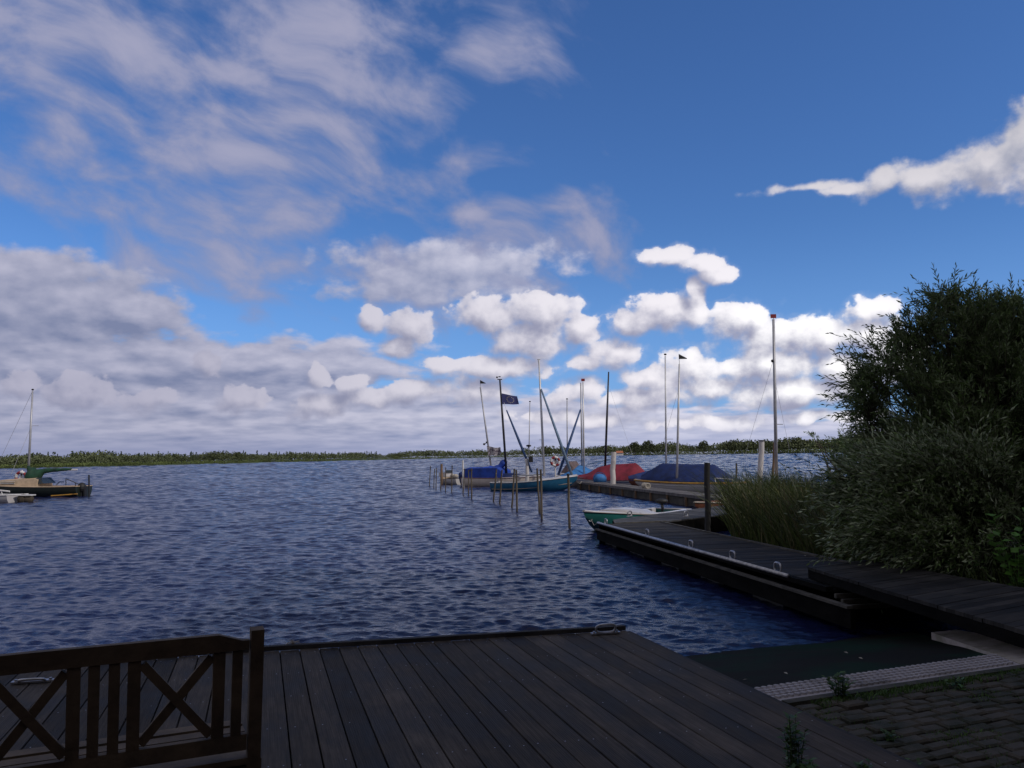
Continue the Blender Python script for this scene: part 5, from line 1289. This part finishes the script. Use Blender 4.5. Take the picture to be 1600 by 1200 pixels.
def h_con(px, Y, r): return hpx(px) / F * Y * r.uniform(.95, 1.25)
strip('far_conifers', 'conifer', 2, 150, h_con, (.05, .12), 'cone', 'dark pointed conifers rising from the far wood on the left', .20, 40, pr=(-60, 600))
def h_b(px, Y, r): return hpx(px) / F * Y * r.uniform(.20, .40)
strip('far_bushes', 'farbush', 3, 1700, h_b, (.0, .02), 'round', 'pale yellow-green bushes and reeds at the water edge of the far shore', 1.3, 30, cat='bushes')
for px, hp, wp, lab in ((992, 23, 8, 'left one of two round trees standing above the far wood'), (1013, 25, 9, 'right one of two round trees standing above the far wood'), (1100, 23, 8, 'single round tree rising above the far wood behind the dinghy masts'), (1247, 27, 9, 'rounded tree above the far wood right of the tallest mast')):
    Y = 1040; c = D(px, 712, Y); r = np.random.default_rng(px); V = []; Fc = []; h = hp / F * Y
    o = thing('far_tree', (c.x, Y, .3), lab, 'tree', 'single trees on the far shore')
    for (ox, oz, s) in ((0, .30, 1), (-.7, .28, .8), (.7, .32, .8), (.25, .52, .85), (-.35, .50, .8)):
        clump(V, Fc, (c.x + ox * wp / F * Y, Y, oz * h), wp * .75 / F * Y * s, h * .55 * s, 130, 1.0, r)
    np_mesh('crown', np.concatenate(V), np.concatenate(Fc), MT['farwood'], o, (c.x, Y, .3)); MB().tube([(c.x, Y, 0), (c.x, Y, h * .5)], .5, 6).build('trunk', MT['bark'], o)
# small house with orange roof
c = D(968, 709.5, 1120); o = thing('far_house', (c.x, 1120, .5), 'tiny house with orange roof among bushes on the far shore', 'house')
hx = 4.6; MB().prism([(c.x - hx, 1116), (c.x + hx, 1116), (c.x + hx, 1124), (c.x - hx, 1124)], .5, 4.2).build('wall', MT['white'], o)
MB().add([(c.x - hx, 1115, 4.2), (c.x + hx, 1115, 4.2), (c.x + hx, 1125, 4.2), (c.x - hx, 1125, 4.2), (c.x - hx, 1120, 7), (c.x + hx, 1120, 7)], [(0, 1, 5, 4), (2, 3, 4, 5), (0, 4, 3), (1, 2, 5)]).build('roof', MT['orange'], o)

# ------------------------------------------------------------------ what shades the foreground: house and trees added out of view to block light
o = thing('shade_house', (13, 0, .46), 'brick house added out of view to shade the foreground', 'added building')  # added unseen building, keeps sun and sky light off the foreground
MB().prism([(8.5, -9), (18, -9), (18, 6.5), (8.5, 6.5)], .4, 9.6).build('wall', MT['plaster'], o)
MB().add([(8.1, -9.4, 9.6), (18.4, -9.4, 9.6), (18.4, 6.9, 9.6), (8.1, 6.9, 9.6), (13.2, -9.4, 15.6), (13.2, 6.9, 15.6)], [(0, 3, 5, 4), (2, 1, 4, 5), (0, 4, 1), (3, 2, 5), (0, 1, 2, 3)]).build('roof', MT['rooftile'], o)
MB().prism([(-16, -9), (8.5, -9), (8.5, -3.2), (-16, -3.2)], .4, 7.0).build('shade_wing', MT['plaster'], o)  # added behind the camera to block part of the sky light
MB().add([(-16.4, -9.4, 7), (8.1, -9.4, 7), (8.1, -2.8, 7), (-16.4, -2.8, 7), (-16.4, -6, 10), (8.1, -6, 10)], [(0, 1, 5, 4), (2, 3, 4, 5), (0, 4, 3), (1, 2, 5), (3, 2, 1, 0)]).build('shade_wing_roof', MT['rooftile'], o)
for y in (-7, -3.5, 0, 3.5):
    for z in (1.3, 4.8): MB().beam((8.48, y - .6, z + .7), (8.48, y + .6, z + .7), .06, 1.4).build('window', MT['glass'], o)
for k, (x, y, h, lab) in enumerate(((13.0, 9.8, 13, 'tall shade tree added out of view nearest the willow'), (17.5, 14, 12, 'tall shade tree added out of view furthest right'), (20, 22, 9, 'shade tree added out of view beyond the willow bank'))):
    o = thing('shade_tree', (x, y, .34), lab, 'tree'); V = []; Fc = []; r = np.random.default_rng(k + 60)  # added unseen tree, keeps sun off the willow and foreground
    for _ in range(14):
        q = r.normal(size=3); q /= np.linalg.norm(q); clump(V, Fc, (x + q[0] * 1.9, y + q[1] * 1.9, h * .42 + abs(q[2]) * h * .28), 1.7, 2.8, 420, .15, r)
    np_mesh('crown', np.concatenate(V), np.concatenate(Fc), MT['weed'], o, (x, y, .34)); MB().tube([(x, y, .3), (x + .1, y, h * .4), (x, y, h * .75)], [.25, .18, .06], 8).build('trunk', MT['bark'], o)

for ob in bpy.data.objects:
    if '_off' in ob.keys(): del ob['_off']
